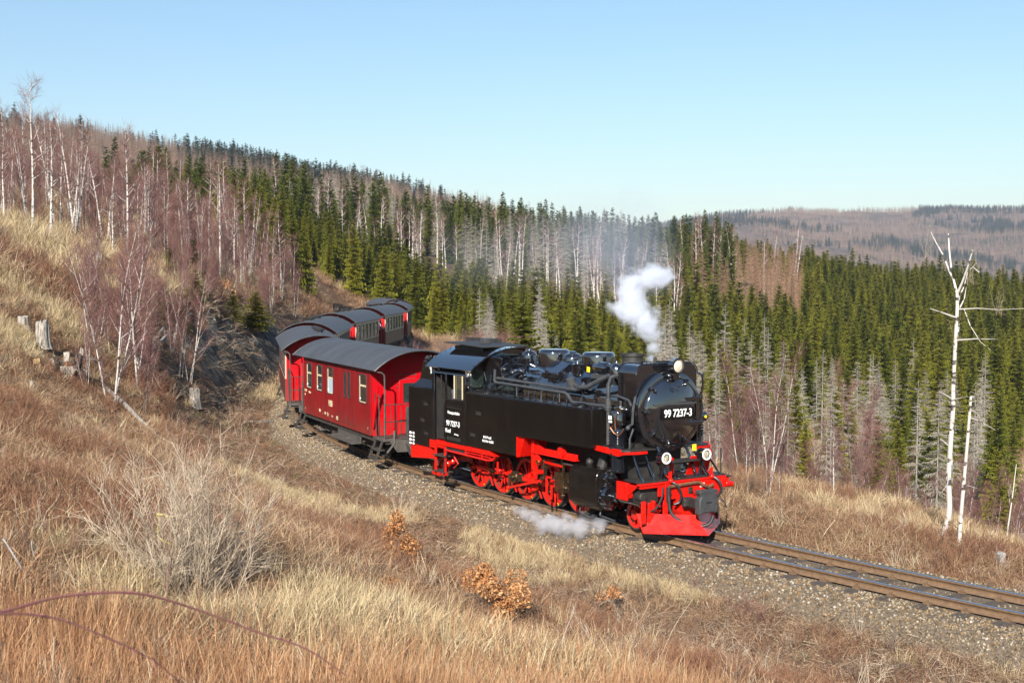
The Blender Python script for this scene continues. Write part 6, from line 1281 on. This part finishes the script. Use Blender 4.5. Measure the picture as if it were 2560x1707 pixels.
def undergrowth(n, d0, d1, big=1.0, u0=-90, u1=2650):
    u = rng.uniform(u0, u1, n); d = d0*(d1/d0)**rng.uniform(0, 1, n); th = np.arctan((u-1280)/FPX); x = d*np.sin(th); y = d*np.cos(th); s, r = sr(x, y)
    edge = fbm(x/1.3, y/1.3, 61)*1.5; k = ((r > .38+edge*.85) | (r < -1.5-edge*.4)) & ((r > .85) | (r < -1.6)); x, y, s, r, d = x[k], y[k], s[k], r[k], d[k]; n = len(x)
    for cu, cv0, cr in KEEP:
        bx_, by_, _ = ground_at(cu, cv0, 3, 200); fx, fy = bx_/math.hypot(bx_, by_), by_/math.hypot(bx_, by_); al = (x-bx_)*fx+(y-by_)*fy; ac = abs((x-bx_)*fy-(y-by_)*fx); drop = (ac < cr) & (al < cr) & (al > -cr-.9) & (rng.uniform(0, 1, len(x)) < .85)
        x, y, s, r, d = x[~drop], y[~drop], s[~drop], r[~drop], d[~drop]
    n = len(x)
    z = H(x, y); n1 = fbm(x/3.2, y/3.2, 63); n2 = fbm(x/2.3, y/2.3, 67); n3 = fbm(x/1.2, y/1.2, 69); p = rng.uniform(0, 1, n); idx = rng.integers(iE, iE+5, n); sc_ = rng.uniform(.6, 1.25, n)
    g_ = rng.integers(iG, iG+5, n); s_ = rng.integers(iS, iS+4, n); b_ = rng.integers(iB, iB+4, n); l_ = rng.integers(iL, iL+4, n); t_ = rng.integers(iT, iT+4, n)
    left = s > 10; steep = (s > 20) & (s < 60) & (r > 3) & (r < 7)
    idx = np.where(n2 > .58, np.where(p < .5, b_, idx), idx)                                  # bramble patches
    idx = np.where((n1 > .72-.19*left*(r > 7)) & (p < .75), s_, idx); idx = np.where(p < .05, s_, idx)                           # straw patches
    idx = np.where((fbm(x/2.6, y/2.6, 73)+.5*rng.uniform(-.5, .5, n) > .36+np.clip((d-9)/11, -.12, .5)) & (d < 17) & (r > 5) & (p < .50), g_, idx)                          # upright orange grass near the camera
    idx = np.where((r > 0) & (r < 4.2+2*n3) & (p < .34), l_, idx); idx = np.where((r > 4.2) & (p > .80), l_, idx)                                       # litter beside the ballast
    strawbank = ((r < -5.5) & (n1 > .50) & (p < .6)) | ((r > 1.8) & (r < 5.5) & (n1 > .585) & (p < .85)); idx = np.where(strawbank, s_, idx)
    idx = np.where(p > .984, t_, idx); idx = np.where((p < .004), iM, idx)
    idx = np.where(steep, l_, idx); sc_ = np.where(steep & (p > .25), .01, sc_)
    sc_ = sc_*np.where((idx < iS), 1.15, 1)*np.where((r < 5.5) & (r > 0) & (idx < iL), .6, 1)*np.where((r > 0) & (r < 2.0) & (idx < iL), .75, 1)*np.where(d > 45, 1.5, 1)*big
    return np.stack([x, y, z-.01], 1), sc_, idx
for nm, lb, arg in (('dry_grass', 'dry tan and orange grass, brambles and stems covering the near slope', (56000, 6.2, 52)), ('hillside_scrub', 'dry grass and brown scrub on the farther hillsides', (30000, 50, 190, 1.7))):
    P_, s_, i_ = undergrowth(*arg); scatter(nm, P_, yaw(len(P_), .34), s_, i_, UL, lb, 'grass')
# tall stalks right at the bottom edge
n = 5200; u = rng.uniform(-60, 2620, n); d = rng.uniform(6.2, 10.8, n); th = np.arctan((u-1280)/FPX); x = d*np.sin(th); y = d*np.cos(th); s, r = sr(x, y); k = (r > 6.5) & (fbm(x/1.6, y/1.6, 71) > .46); x, y = x[k], y[k]
GT = [pm('tall', tuft_parts(510+k, .60, 15, .17, .24, .0032, .35), 'grass') for k in range(4)]
scatter('tall_grass', np.stack([x, y, H(x, y)-.02], 1), yaw(len(x), .10), rng.uniform(.7, 1.2, len(x)), rng.integers(0, 4, len(x)), lib('tall_grass_model', GT), 'tall upright orange grass stalks along the bottom edge', 'grass')
def rock_mesh(seed):
    g = np.random.default_rng(seed); mb = MB(); mb.sphere((0,0,0), 1, 6, 4); V = np.array(mb.v)*g.uniform(.7, 1.25, (len(mb.v), 1))*np.array([1, g.uniform(.6, .9), g.uniform(.5, .8)]); F = []
    for f in mb.f: F += [(f[0], f[1], f[2]), (f[0], f[2], f[3])]
    return npmesh('rock', V, np.array(F), [PM['stone']], False, None, np.full(len(V), .5))
RL_ = lib('ballast_stone_model', [rock_mesh(600+k) for k in range(7)])
n = 52000; s = -23+64*rng.uniform(0, 1, n)**1.15; r = np.where(rng.uniform(0, 1, n) < .70, rng.normal(1.05, .42, n), rng.uniform(-2.2, .9, n)); k = (abs(abs(r)-.5335) > .085) & (r < 2.6); s, r = s[k], r[k]
P_ = tp(s, r); prof = np.interp(r, [-2.9,-2.2,-1.7,-1.3,-.62,-.45,.45,.62,1.05,1.35,1.8,2.3,5], [-.8,-.52,-.26,-.18,-.19,-.18,-.18,-.19,-.185,-.27,-.54,-.85,-.85]); P_[:, 2] += prof
hz_ = H(P_[:, 0], P_[:, 1]); P_[:, 2] = np.maximum(P_[:, 2], hz_)+rng.uniform(-.02, .012, len(s)); n = len(s)
scatter('ballast_stones', P_, rng.uniform(0, 6.28, (n, 3)), rng.uniform(.014, .036, n)*np.where(rng.uniform(0, 1, n) > .985, 1.5, 1), rng.integers(0, 7, n), RL_, 'grey and brown ballast stones heaped along the track', 'gravel')
# ------------------------------------------------------------------ shrubs, stumps and logs picked out in the photograph
def put(name, me_or_mb, u, v, label, cat, m=None, sink=.05, rz=0.0, group=None):
    x, y, z = ground_at(u, v, 3, 200); o = empty(name, (x, y, z-sink), rz, label, cat, group); return o, math.hypot(x, y)
o, d_ = put('bare_shrub', None, 490, 1500, 'big bare pale shrub with tangled branches on the near slope', 'shrub')
hh = 400/FPX*d_
link('crown', npmesh('crown', *bush_parts(700, hh*1.05, 1.15, 60, 3600, .0075, .7, .22)[:2], [PM['paletwig']], False, None, bush_parts(700, hh*1.05, 1.15, 60, 3600, .0075, .7, .22)[2]), o)
g = MB(); s_ = d_/FPX
for pts, r0 in (([(490,1500),(480,1455),(420,1425),(395,1370),(385,1340)],.022),([(480,1455),(440,1440),(385,1415),(330,1395)],.018),([(490,1460),(500,1400),(515,1340),(505,1290)],.016),([(490,1500),(486,1470),(500,1440),(560,1400)],.015)):
    g.tube([Vector(((u-490)*s_, .06*k*(1 if r0 > .016 else -1), (1500-v)*s_)) for k, (u, v) in enumerate(pts)], [r0*(1-.6*k/len(pts)) for k in range(len(pts))], 6)
g.build('trunk', mat('shrub_bark', (.30,.24,.15), .85, c2=(.16,.12,.08), nscale=12, bump=.4), o)
g = MB()
for pts, r0 in (([(385,1345),(386,1320),(390,1300),(382,1290),(385,1287),(400,1287),(412,1294)],.011),([(385,1343),(398,1352),(425,1366),(440,1375)],.009),([(330,1418),(355,1422),(370,1430)],.007),([(378,1340),(370,1352)],.007)):
    g.tube([Vector(((u-490)*s_, .2, (1500-v)*s_)) for u, v in pts], r0, 6)
g.build('lichened_branch', mat('yellow_lichen', (.62,.50,.06), .8, c2=(.42,.36,.12), nscale=20), o)['label'] = 'yellow lichened branch'
for k, (u, v, wd_, hg_, lb) in enumerate([(1015,1440,130,160,'round bush of withered orange oak leaves, the one nearer the engine'),(1235,1560,170,180,'second bush of withered orange oak leaves, in front of the first'),(1525,1530,70,70,'small sparse bush of withered oak leaves below the pale grass'),(985,1510,90,70,'low sprig of withered leaves at the foot of the round oak bush'),(573,762,46,64,'brown withered oak bush at the top of the cutting beside the green bush')]):
    o, d_ = put('oak_bush', None, u, v, lb, 'bush'); w2 = wd_/FPX*d_/2; h2 = hg_/FPX*d_; g_ = np.random.default_rng(720+k); cl = np.stack([g_.normal(0, w2*.45, 9), g_.normal(0, w2*.45, 9), g_.uniform(.2, .95, 9)*h2], 1)
    def pos(g, n): i = g.integers(0, 9, n); return cl[i]+rnd_unit(g, n)*(w2*.38)*g.uniform(.2, 1, (n, 1))**.5
    t = leaf_parts(730+k, int(120+1500*(wd_/130)**1.5*(1 if k < 2 else .4)), .026 if k < 4 else .06, pos); link('leaves', npmesh('leaves', t[0], t[1], [PM['oak']], False, None, t[2]), o)
    t = bush_parts(740+k, h2*.9, .9, 14, 90, .006); link('stems', npmesh('stems', t[0], t[1], [PM['browntwig']], False, None, t[2]), o)
def stump(u, v, wpx, hpx, label, m='deadwood', tilt=(0, 0)):
    o, d_ = put('tree_stump', None, u, v, label, 'tree stump', sink=.08); r0 = wpx/FPX*d_/2; hg = hpx/FPX*d_+.08; g_ = np.random.default_rng(int(u)); n = 30; g = MB(); q = np.arange(n)*2*math.pi/n; wob = 1+g_.normal(0, .055, n)+.06*np.sin(5*q+u); vs_ = []; fs = []
    for t, k in ((0, 1.45), (.12, 1.18), (.35, 1.02), (1, .95)):
        for i in range(n): jag = (g_.uniform(-.16, .05) if t == 1 else 0); vs_.append((math.cos(q[i])*r0*k*wob[i], math.sin(q[i])*r0*k*wob[i], hg*(t+jag)))
    for j in range(3):
        for i in range(n): fs.append((j*n+i, j*n+(i+1) % n, (j+1)*n+(i+1) % n, (j+1)*n+i))
    g.add(vs_, fs); o.rotation_euler = (tilt[0], tilt[1], 0); g.build('bark_shell', M[m], o, 50)
    g = MB(); g.add([(x*.96, y*.96, z-.02) for x, y, z in vs_[-n:]]+[(0, 0, hg*.96)], [(i, (i+1) % n, n) for i in range(n)]); g.build('cut_top', M['deadwood' if m == 'deadwood' else m], o, 0); return o
stump(107,868,30,62,'tall silvery tree stump on the grassy left slope'); stump(57,818,24,26,'low grey stump above and left of the tall silvery one'); stump(487,1017,26,46,'grey stump at the foot of the slope beside the cutting'); stump(92,912,17,14,'small sawn stump below the tall silvery one','cutwood'); stump(22,622,14,20,'small pale stump under the left hand birches','cutwood'); stump(80,978,12,24,'thin broken grey stump in the straw')
stump(193,648,16,30,'weathered brown stump under the birches', 'rotwood', (.2,.3)); stump(250,660,18,26,'grey stump below the wide spreading birch')
o, d_ = put('broken_stump', None, 168, 932, 'dark rotten broken stump with splintered slabs and red heartwood', 'tree stump', sink=.1); r0 = 22/FPX*d_; hg = 62/FPX*d_
for k in range(13):
    a = k*.483; hh = hg*rng.uniform(.35, 1.05); g = MB(); wd = r0*.34; t0 = Vector((math.cos(a), math.sin(a), 0)); n0 = Vector((-t0.y, t0.x, 0)); lean = rng.uniform(.0, .22)*hg
    b0 = [t0*r0*1.25-n0*wd, t0*r0*1.25+n0*wd, t0*r0*.95+n0*wd*.8, t0*r0*.95-n0*wd*.8]; tp0 = [p*.95+t0*lean+Vector((0, 0, hh*rng.uniform(.72, 1.1))) for p in b0]; g.add(b0+tp0, [(3,2,1,0),(4,5,6,7),(0,1,5,4),(1,2,6,5),(2,3,7,6),(3,0,4,7)]); g.build('bark_slab', M['deadwood' if k % 3 else 'dark'], o, 0)
g = MB(); g.lathe((0,0,0),(0,0,1),[(0,r0*.9),(hg*.45,r0*.7),(hg*.55,r0*.3),(hg*.57,.01)],9); g.build('heartwood', M['rotwood'], o, 0)
for k in range(9):
    a = .7*k; g = MB(); g.tube([(r0*math.cos(a),r0*math.sin(a),.12),(r0*1.6*math.cos(a),r0*1.6*math.sin(a),hg*.55*rng.uniform(.5,1)),(r0*2.3*math.cos(a+.3),r0*2.1*math.sin(a),.1)],[.03,.022,.008],5); g.build('root', M['deadwood'], o)
def log(p0, p1, wpx, label, name='fallen_log', m='deadwood', lift=0.0):
    a = Vector(ground_at(*p0, 3, 200)); b_ = Vector(ground_at(*p1, 3, 200)); d_ = (a.xy.length+b_.xy.length)/2; r_ = wpx/FPX*d_/2; o = empty(name, a, 0, label, 'log'); g = MB(); e = b_-a
    g.tube([Vector((0,0,r_*.6+lift)), e*.33+Vector((.02,.03,r_*.7+lift)), e*.66+Vector((-.02,.02,r_*.7+lift)), e+Vector((0,0,r_*.6+lift))], [r_, r_*1.05, r_*.9, r_*.7], 9); g.build('bole', M[m], o); return o
log((70,1018),(188,1072),13,'silvery fallen log on the left slope'); log((265,975),(412,1112),11,'long grey fallen branch below the forked birch', m='deadwood'); log((190,895),(262,915),12,'grey log lying behind the rotten stump'); log((150,632),(205,640),7,'pale fallen log under the birches')
log((345,905),(480,728),7,'long dead white stem leaning to the right through the thicket','leaning_dead_stem','birch'); log((352,900),(478,785),6,'second dead white stem leaning below the first','leaning_dead_stem','birch'); log((355,918),(455,885),4,'thin dead branch on the slope in the thicket','leaning_dead_stem','birch')
a = Vector(ground_at(613, 1058, 8)); o = empty('timber_board', a, 0, 'pale grey timber board lying beside the track', 'board'); g = MB(); g.obox((.55,.1,.06),(1.2,.26,.07),(0,0,.1)); g.build('plank', M['deadwood'], o, 0, .01)
x, y = tp(6.0, 3.0)[:2]; 
a = Vector(ground_at(2503, 1412, 8, 60)); o = empty('concrete_post', (a.x, a.y, a.z-.1), .2, 'short grey concrete post on the bank beyond the rails', 'post'); g = MB(); g.box(-.06,.06,-.05,.05,0,.30); g.build('shaft', M['concrete'], o, 0, .008); g = MB(); g.prism([(-.07,.302),(.07,.302),(.03,.35),(-.03,.35)],'y',-.06,.06); g.build('cap', M['concrete'], o, 0)
# bramble canes and stalks close to the camera
def cane(name, pts, Y, r_, m, label, cat='bramble', leaves=0):
    """a long stalk rooted in the ground near the camera; pts are photo points on its arc, each with its own distance"""
    P_ = [Vector(((u-1280)/FPX*y_, y_, CAM_Z-(v-713.8)/FPX*y_)) for (u, v), y_ in zip(pts, Y)]; a = P_[0]; root = Vector((a.x, a.y, h1(a.x, a.y)-.02))
    o = empty(name, root, 0, label, cat); g = MB(); L_ = cv(Vector((0, 0, 0)), *[p-root for p in P_]); n = len(L_); g.tube(L_, [r_*(1-.6*k/n) for k in range(n)], 6); g.build('stem', m, o); 
    if leaves:
        g = MB()
        for k in range(leaves): p = L_[int((k+.5)/leaves*n*.9)+2]; g.tube([p, p+Vector(rng.normal(0,.012,3))], [.0016,.0004], 4)
        g.build('thorns', m, o)
    return o
mc = mat('purple_cane', (.20,.06,.075), .55, c2=(.27,.12,.09), nscale=9); ms = mat('pale_stalk', (.50,.40,.27), .7, c2=(.36,.28,.19), nscale=20); mg = mat('grey_stick', (.33,.30,.28), .8, c2=(.2,.18,.17), nscale=20)
cane('bramble_cane', [(-220,1700),(-120,1560),(0,1535),(150,1497),(330,1490),(480,1530),(640,1590),(760,1632),(860,1700)], [2.4,2.5,2.6,2.75,2.9,3.05,3.2,3.3,3.4], .0045, mc, 'thick purple bramble cane arching across the lower left corner', leaves=20)
cane('bramble_cane', [(-200,1660),(-100,1575),(0,1542),(130,1555),(260,1605),(370,1660),(440,1720)], [2.3,2.4,2.5,2.6,2.7,2.8,2.9], .0033, mc, 'thinner brown bramble cane drooping below the thick purple one', leaves=14)
def stalk(name, pts, label, m, r_, cat='stalk'):
    x, y, z = ground_at(*pts[0], 3, 60); d_ = y; o = empty(name, (x, y, z-.03), 0, label, cat); g = MB(); P_ = [Vector(((u-pts[0][0])/FPX*d_, .03*k, (pts[0][1]-v)/FPX*d_)) for k, (u, v) in enumerate(pts)]; g.tube(cv(*P_), [r_*(1-.5*k/(6*len(P_))) for k in range(6*(len(P_)-1)+1)], 6); g.build('stem', m, o); return o
o = stalk('dry_stick', [(1385,1700),(1402,1640),(1412,1580),(1430,1535),(1436,1510)], 'grey forked dry stick standing at the bottom centre', mg, .006)
stalk('dry_stick', [(1440,1700),(1432,1630),(1418,1612)], 'shorter grey stick leaning against the forked one', mg, .005); stalk('dry_stick', [(1430,1625),(1440,1600),(1442,1590)], 'stub of grey stick beside the forked one', mg, .006)
stalk('dry_stalk', [(1628,1705),(1655,1630),(1690,1555),(1735,1490)], 'long pale straw stalk bending right at the bottom', ms, .0035); stalk('dry_stalk', [(1115,1700),(1080,1660),(1040,1632)], 'pale bent twig at the bottom left of centre', ms, .004)
stalk('dry_stick', [(80,1500),(60,1430),(20,1365),(0,1340)], 'pale birch stick leaning left near the left edge', mg, .012); stalk('dry_stick', [(105,1460),(95,1410),(76,1370),(72,1345)], 'second pale birch stick near the left edge', mg, .010)
stalk('dry_stalk', [(2045,1360),(2065,1325),(2090,1295)], 'pale dead stalk on the bank beyond the rails', ms, .009); stalk('dry_stalk', [(2418,1448),(2428,1425),(2436,1415)], 'short pale stick beside the far rail', ms, .010)
# ------------------------------------------------------------------ steam and smoke
def plume(name, blobs, dens, label, color=(.93,.95,1), nsc=3.0, amp=1.2, thr=.32, vox=.06, soft=.7, aniso=.1):
    """closed cloud shape filled with a volume that thins towards its edge; blobs = ((x,y,z), radius) in world metres"""
    mb = MB()
    for c, r_ in blobs: mb.sphere(c, r_, 14, 9)
    o = mb.build(name, None, None, 0); rm = o.modifiers.new('merge', 'REMESH'); rm.mode = 'VOXEL'; rm.voxel_size = vox
    dg = bpy.context.evaluated_depsgraph_get(); me = bpy.data.meshes.new_from_object(o.evaluated_get(dg)); bpy.data.objects.remove(o); o = link(name, me)
    m = bpy.data.materials.new(name+'_vapour'); m.use_nodes = True; t = m.node_tree; t.nodes.clear(); N = t.nodes.new; L = t.links.new
    out = N('ShaderNodeOutputMaterial'); pv = N('ShaderNodeVolumePrincipled'); L(pv.outputs[0], out.inputs['Volume']); pv.inputs['Color'].default_value = (*color, 1); pv.inputs['Anisotropy'].default_value = aniso
    tc = N('ShaderNodeTexCoord'); acc = None
    for c, r_ in blobs:
        dn = N('ShaderNodeVectorMath'); dn.operation = 'DISTANCE'; L(tc.outputs['Object'], dn.inputs[0]); dn.inputs[1].default_value = c
        mr = N('ShaderNodeMapRange'); L(dn.outputs['Value'], mr.inputs[0]); mr.inputs[1].default_value = 0; mr.inputs[2].default_value = r_; mr.inputs[3].default_value = 1; mr.inputs[4].default_value = 0
        if acc is None: acc = mr.outputs[0]
        else: mx = N('ShaderNodeMath'); mx.operation = 'SMOOTH_MAX'; mx.inputs[2].default_value = .3; L(acc, mx.inputs[0]); L(mr.outputs[0], mx.inputs[1]); acc = mx.outputs[0]
    nz = N('ShaderNodeTexNoise'); nz.inputs['Scale'].default_value = nsc; nz.inputs['Detail'].default_value = 5; nz.inputs['Roughness'].default_value = .65; nz.inputs['Distortion'].default_value = .6; L(tc.outputs['Object'], nz.inputs['Vector'])
    a = N('ShaderNodeMath'); a.operation = 'MULTIPLY_ADD'; a.inputs[1].default_value = amp; a.inputs[2].default_value = -amp*.5; L(nz.outputs['Fac'], a.inputs[0])
    b_ = N('ShaderNodeMath'); L(a.outputs[0], b_.inputs[0]); L(acc, b_.inputs[1]); c_ = N('ShaderNodeMapRange'); L(b_.outputs[0], c_.inputs[0]); c_.inputs[1].default_value = thr; c_.inputs[2].default_value = thr+soft; c_.inputs[3].default_value = 0; c_.inputs[4].default_value = dens
    L(c_.outputs[0], pv.inputs['Density']); me.materials.clear(); me.materials.append(m); return tag(o, label, 'steam', None, 'stuff')
def lw(x, y, z): return tuple(Lm @ Vector((x, y, z)))
def at_y(u, v, Y): return ((u-1280)/FPX*Y, Y, CAM_Z-(v-713.8)/FPX*Y)
Y0 = lw(3.95, 0, 3.5)[1]
plume('steam_plume', [(at_y(1630,893,Y0),.15),(at_y(1632,868,Y0+.05),.25),(at_y(1627,838,Y0+.15),.35),(at_y(1610,806,Y0+.3),.46),(at_y(1590,776,Y0+.5),.54),(at_y(1570,746,Y0+.7),.50),(at_y(1582,714,Y0+.9),.48),(at_y(1618,700,Y0+1.1),.46),(at_y(1652,688,Y0+1.3),.40),(at_y(1550,765,Y0+.8),.34)], 11.0, 'white steam plume rising from behind the smokebox', nsc=2.6, amp=2.1, thr=.34)
plume('thin_steam', [(at_y(1600,700,Y0+1.4),1.0),(at_y(1560,640,Y0+2.6),1.3),(at_y(1630,640,Y0+2.4),1.1),(at_y(1500,590,Y0+4.4),1.6),(at_y(1590,580,Y0+4),1.5)], .20, 'thin grey blue smoke above the steam plume', (.72,.80,.95), .8, 1.5, .25, .12, .7)
plume('cylinder_steam', [(lw(3.85,-1.25,.10),.26),(lw(3.5,-1.45,.03),.34),(lw(3.1,-1.55,-.02),.34),(lw(2.7,-1.6,-.05),.34),(lw(2.2,-1.5,-.06),.32),(lw(1.7,-1.4,-.06),.30),(lw(1.2,-1.3,-.05),.26),(lw(.8,-1.25,-.05),.2)], 6.5, 'low white steam leaking beside the rail below the cylinder', nsc=2.8, amp=2.1, thr=.30, vox=.05)
plume('smoke_haze', [(at_y(1560,690,31),1.2),(at_y(1530,640,34),1.9),(at_y(1470,610,37),2.2),(at_y(1390,610,41),2.4),(at_y(1280,640,46),2.3),(at_y(1150,650,52),2.2),(at_y(1560,570,36),1.7)], .05, 'thin blue grey smoke drifting back from the engine over the forest', (.82,.88,1.0), .35, .8, .22, .25)
# ------------------------------------------------------------------ the air between here and the far hills
hb = MB(); hb.box(-3300, 3300, -300, 4800, -140, 330); hz = hb.build('haze', None, None, 0); hm = bpy.data.materials.new('valley_haze'); hm.use_nodes = True; t = hm.node_tree; t.nodes.clear()
pv = t.nodes.new('ShaderNodeVolumePrincipled'); pv.inputs['Color'].default_value = (.78, .86, 1.0, 1); pv.inputs['Density'].default_value = .0001; pv.inputs['Anisotropy'].default_value = .1
t.links.new(pv.outputs[0], t.nodes.new('ShaderNodeOutputMaterial').inputs['Volume']); hz.data.materials.append(hm); tag(hz, 'thin blue spring haze in the air over the valley', 'haze', None, 'stuff')
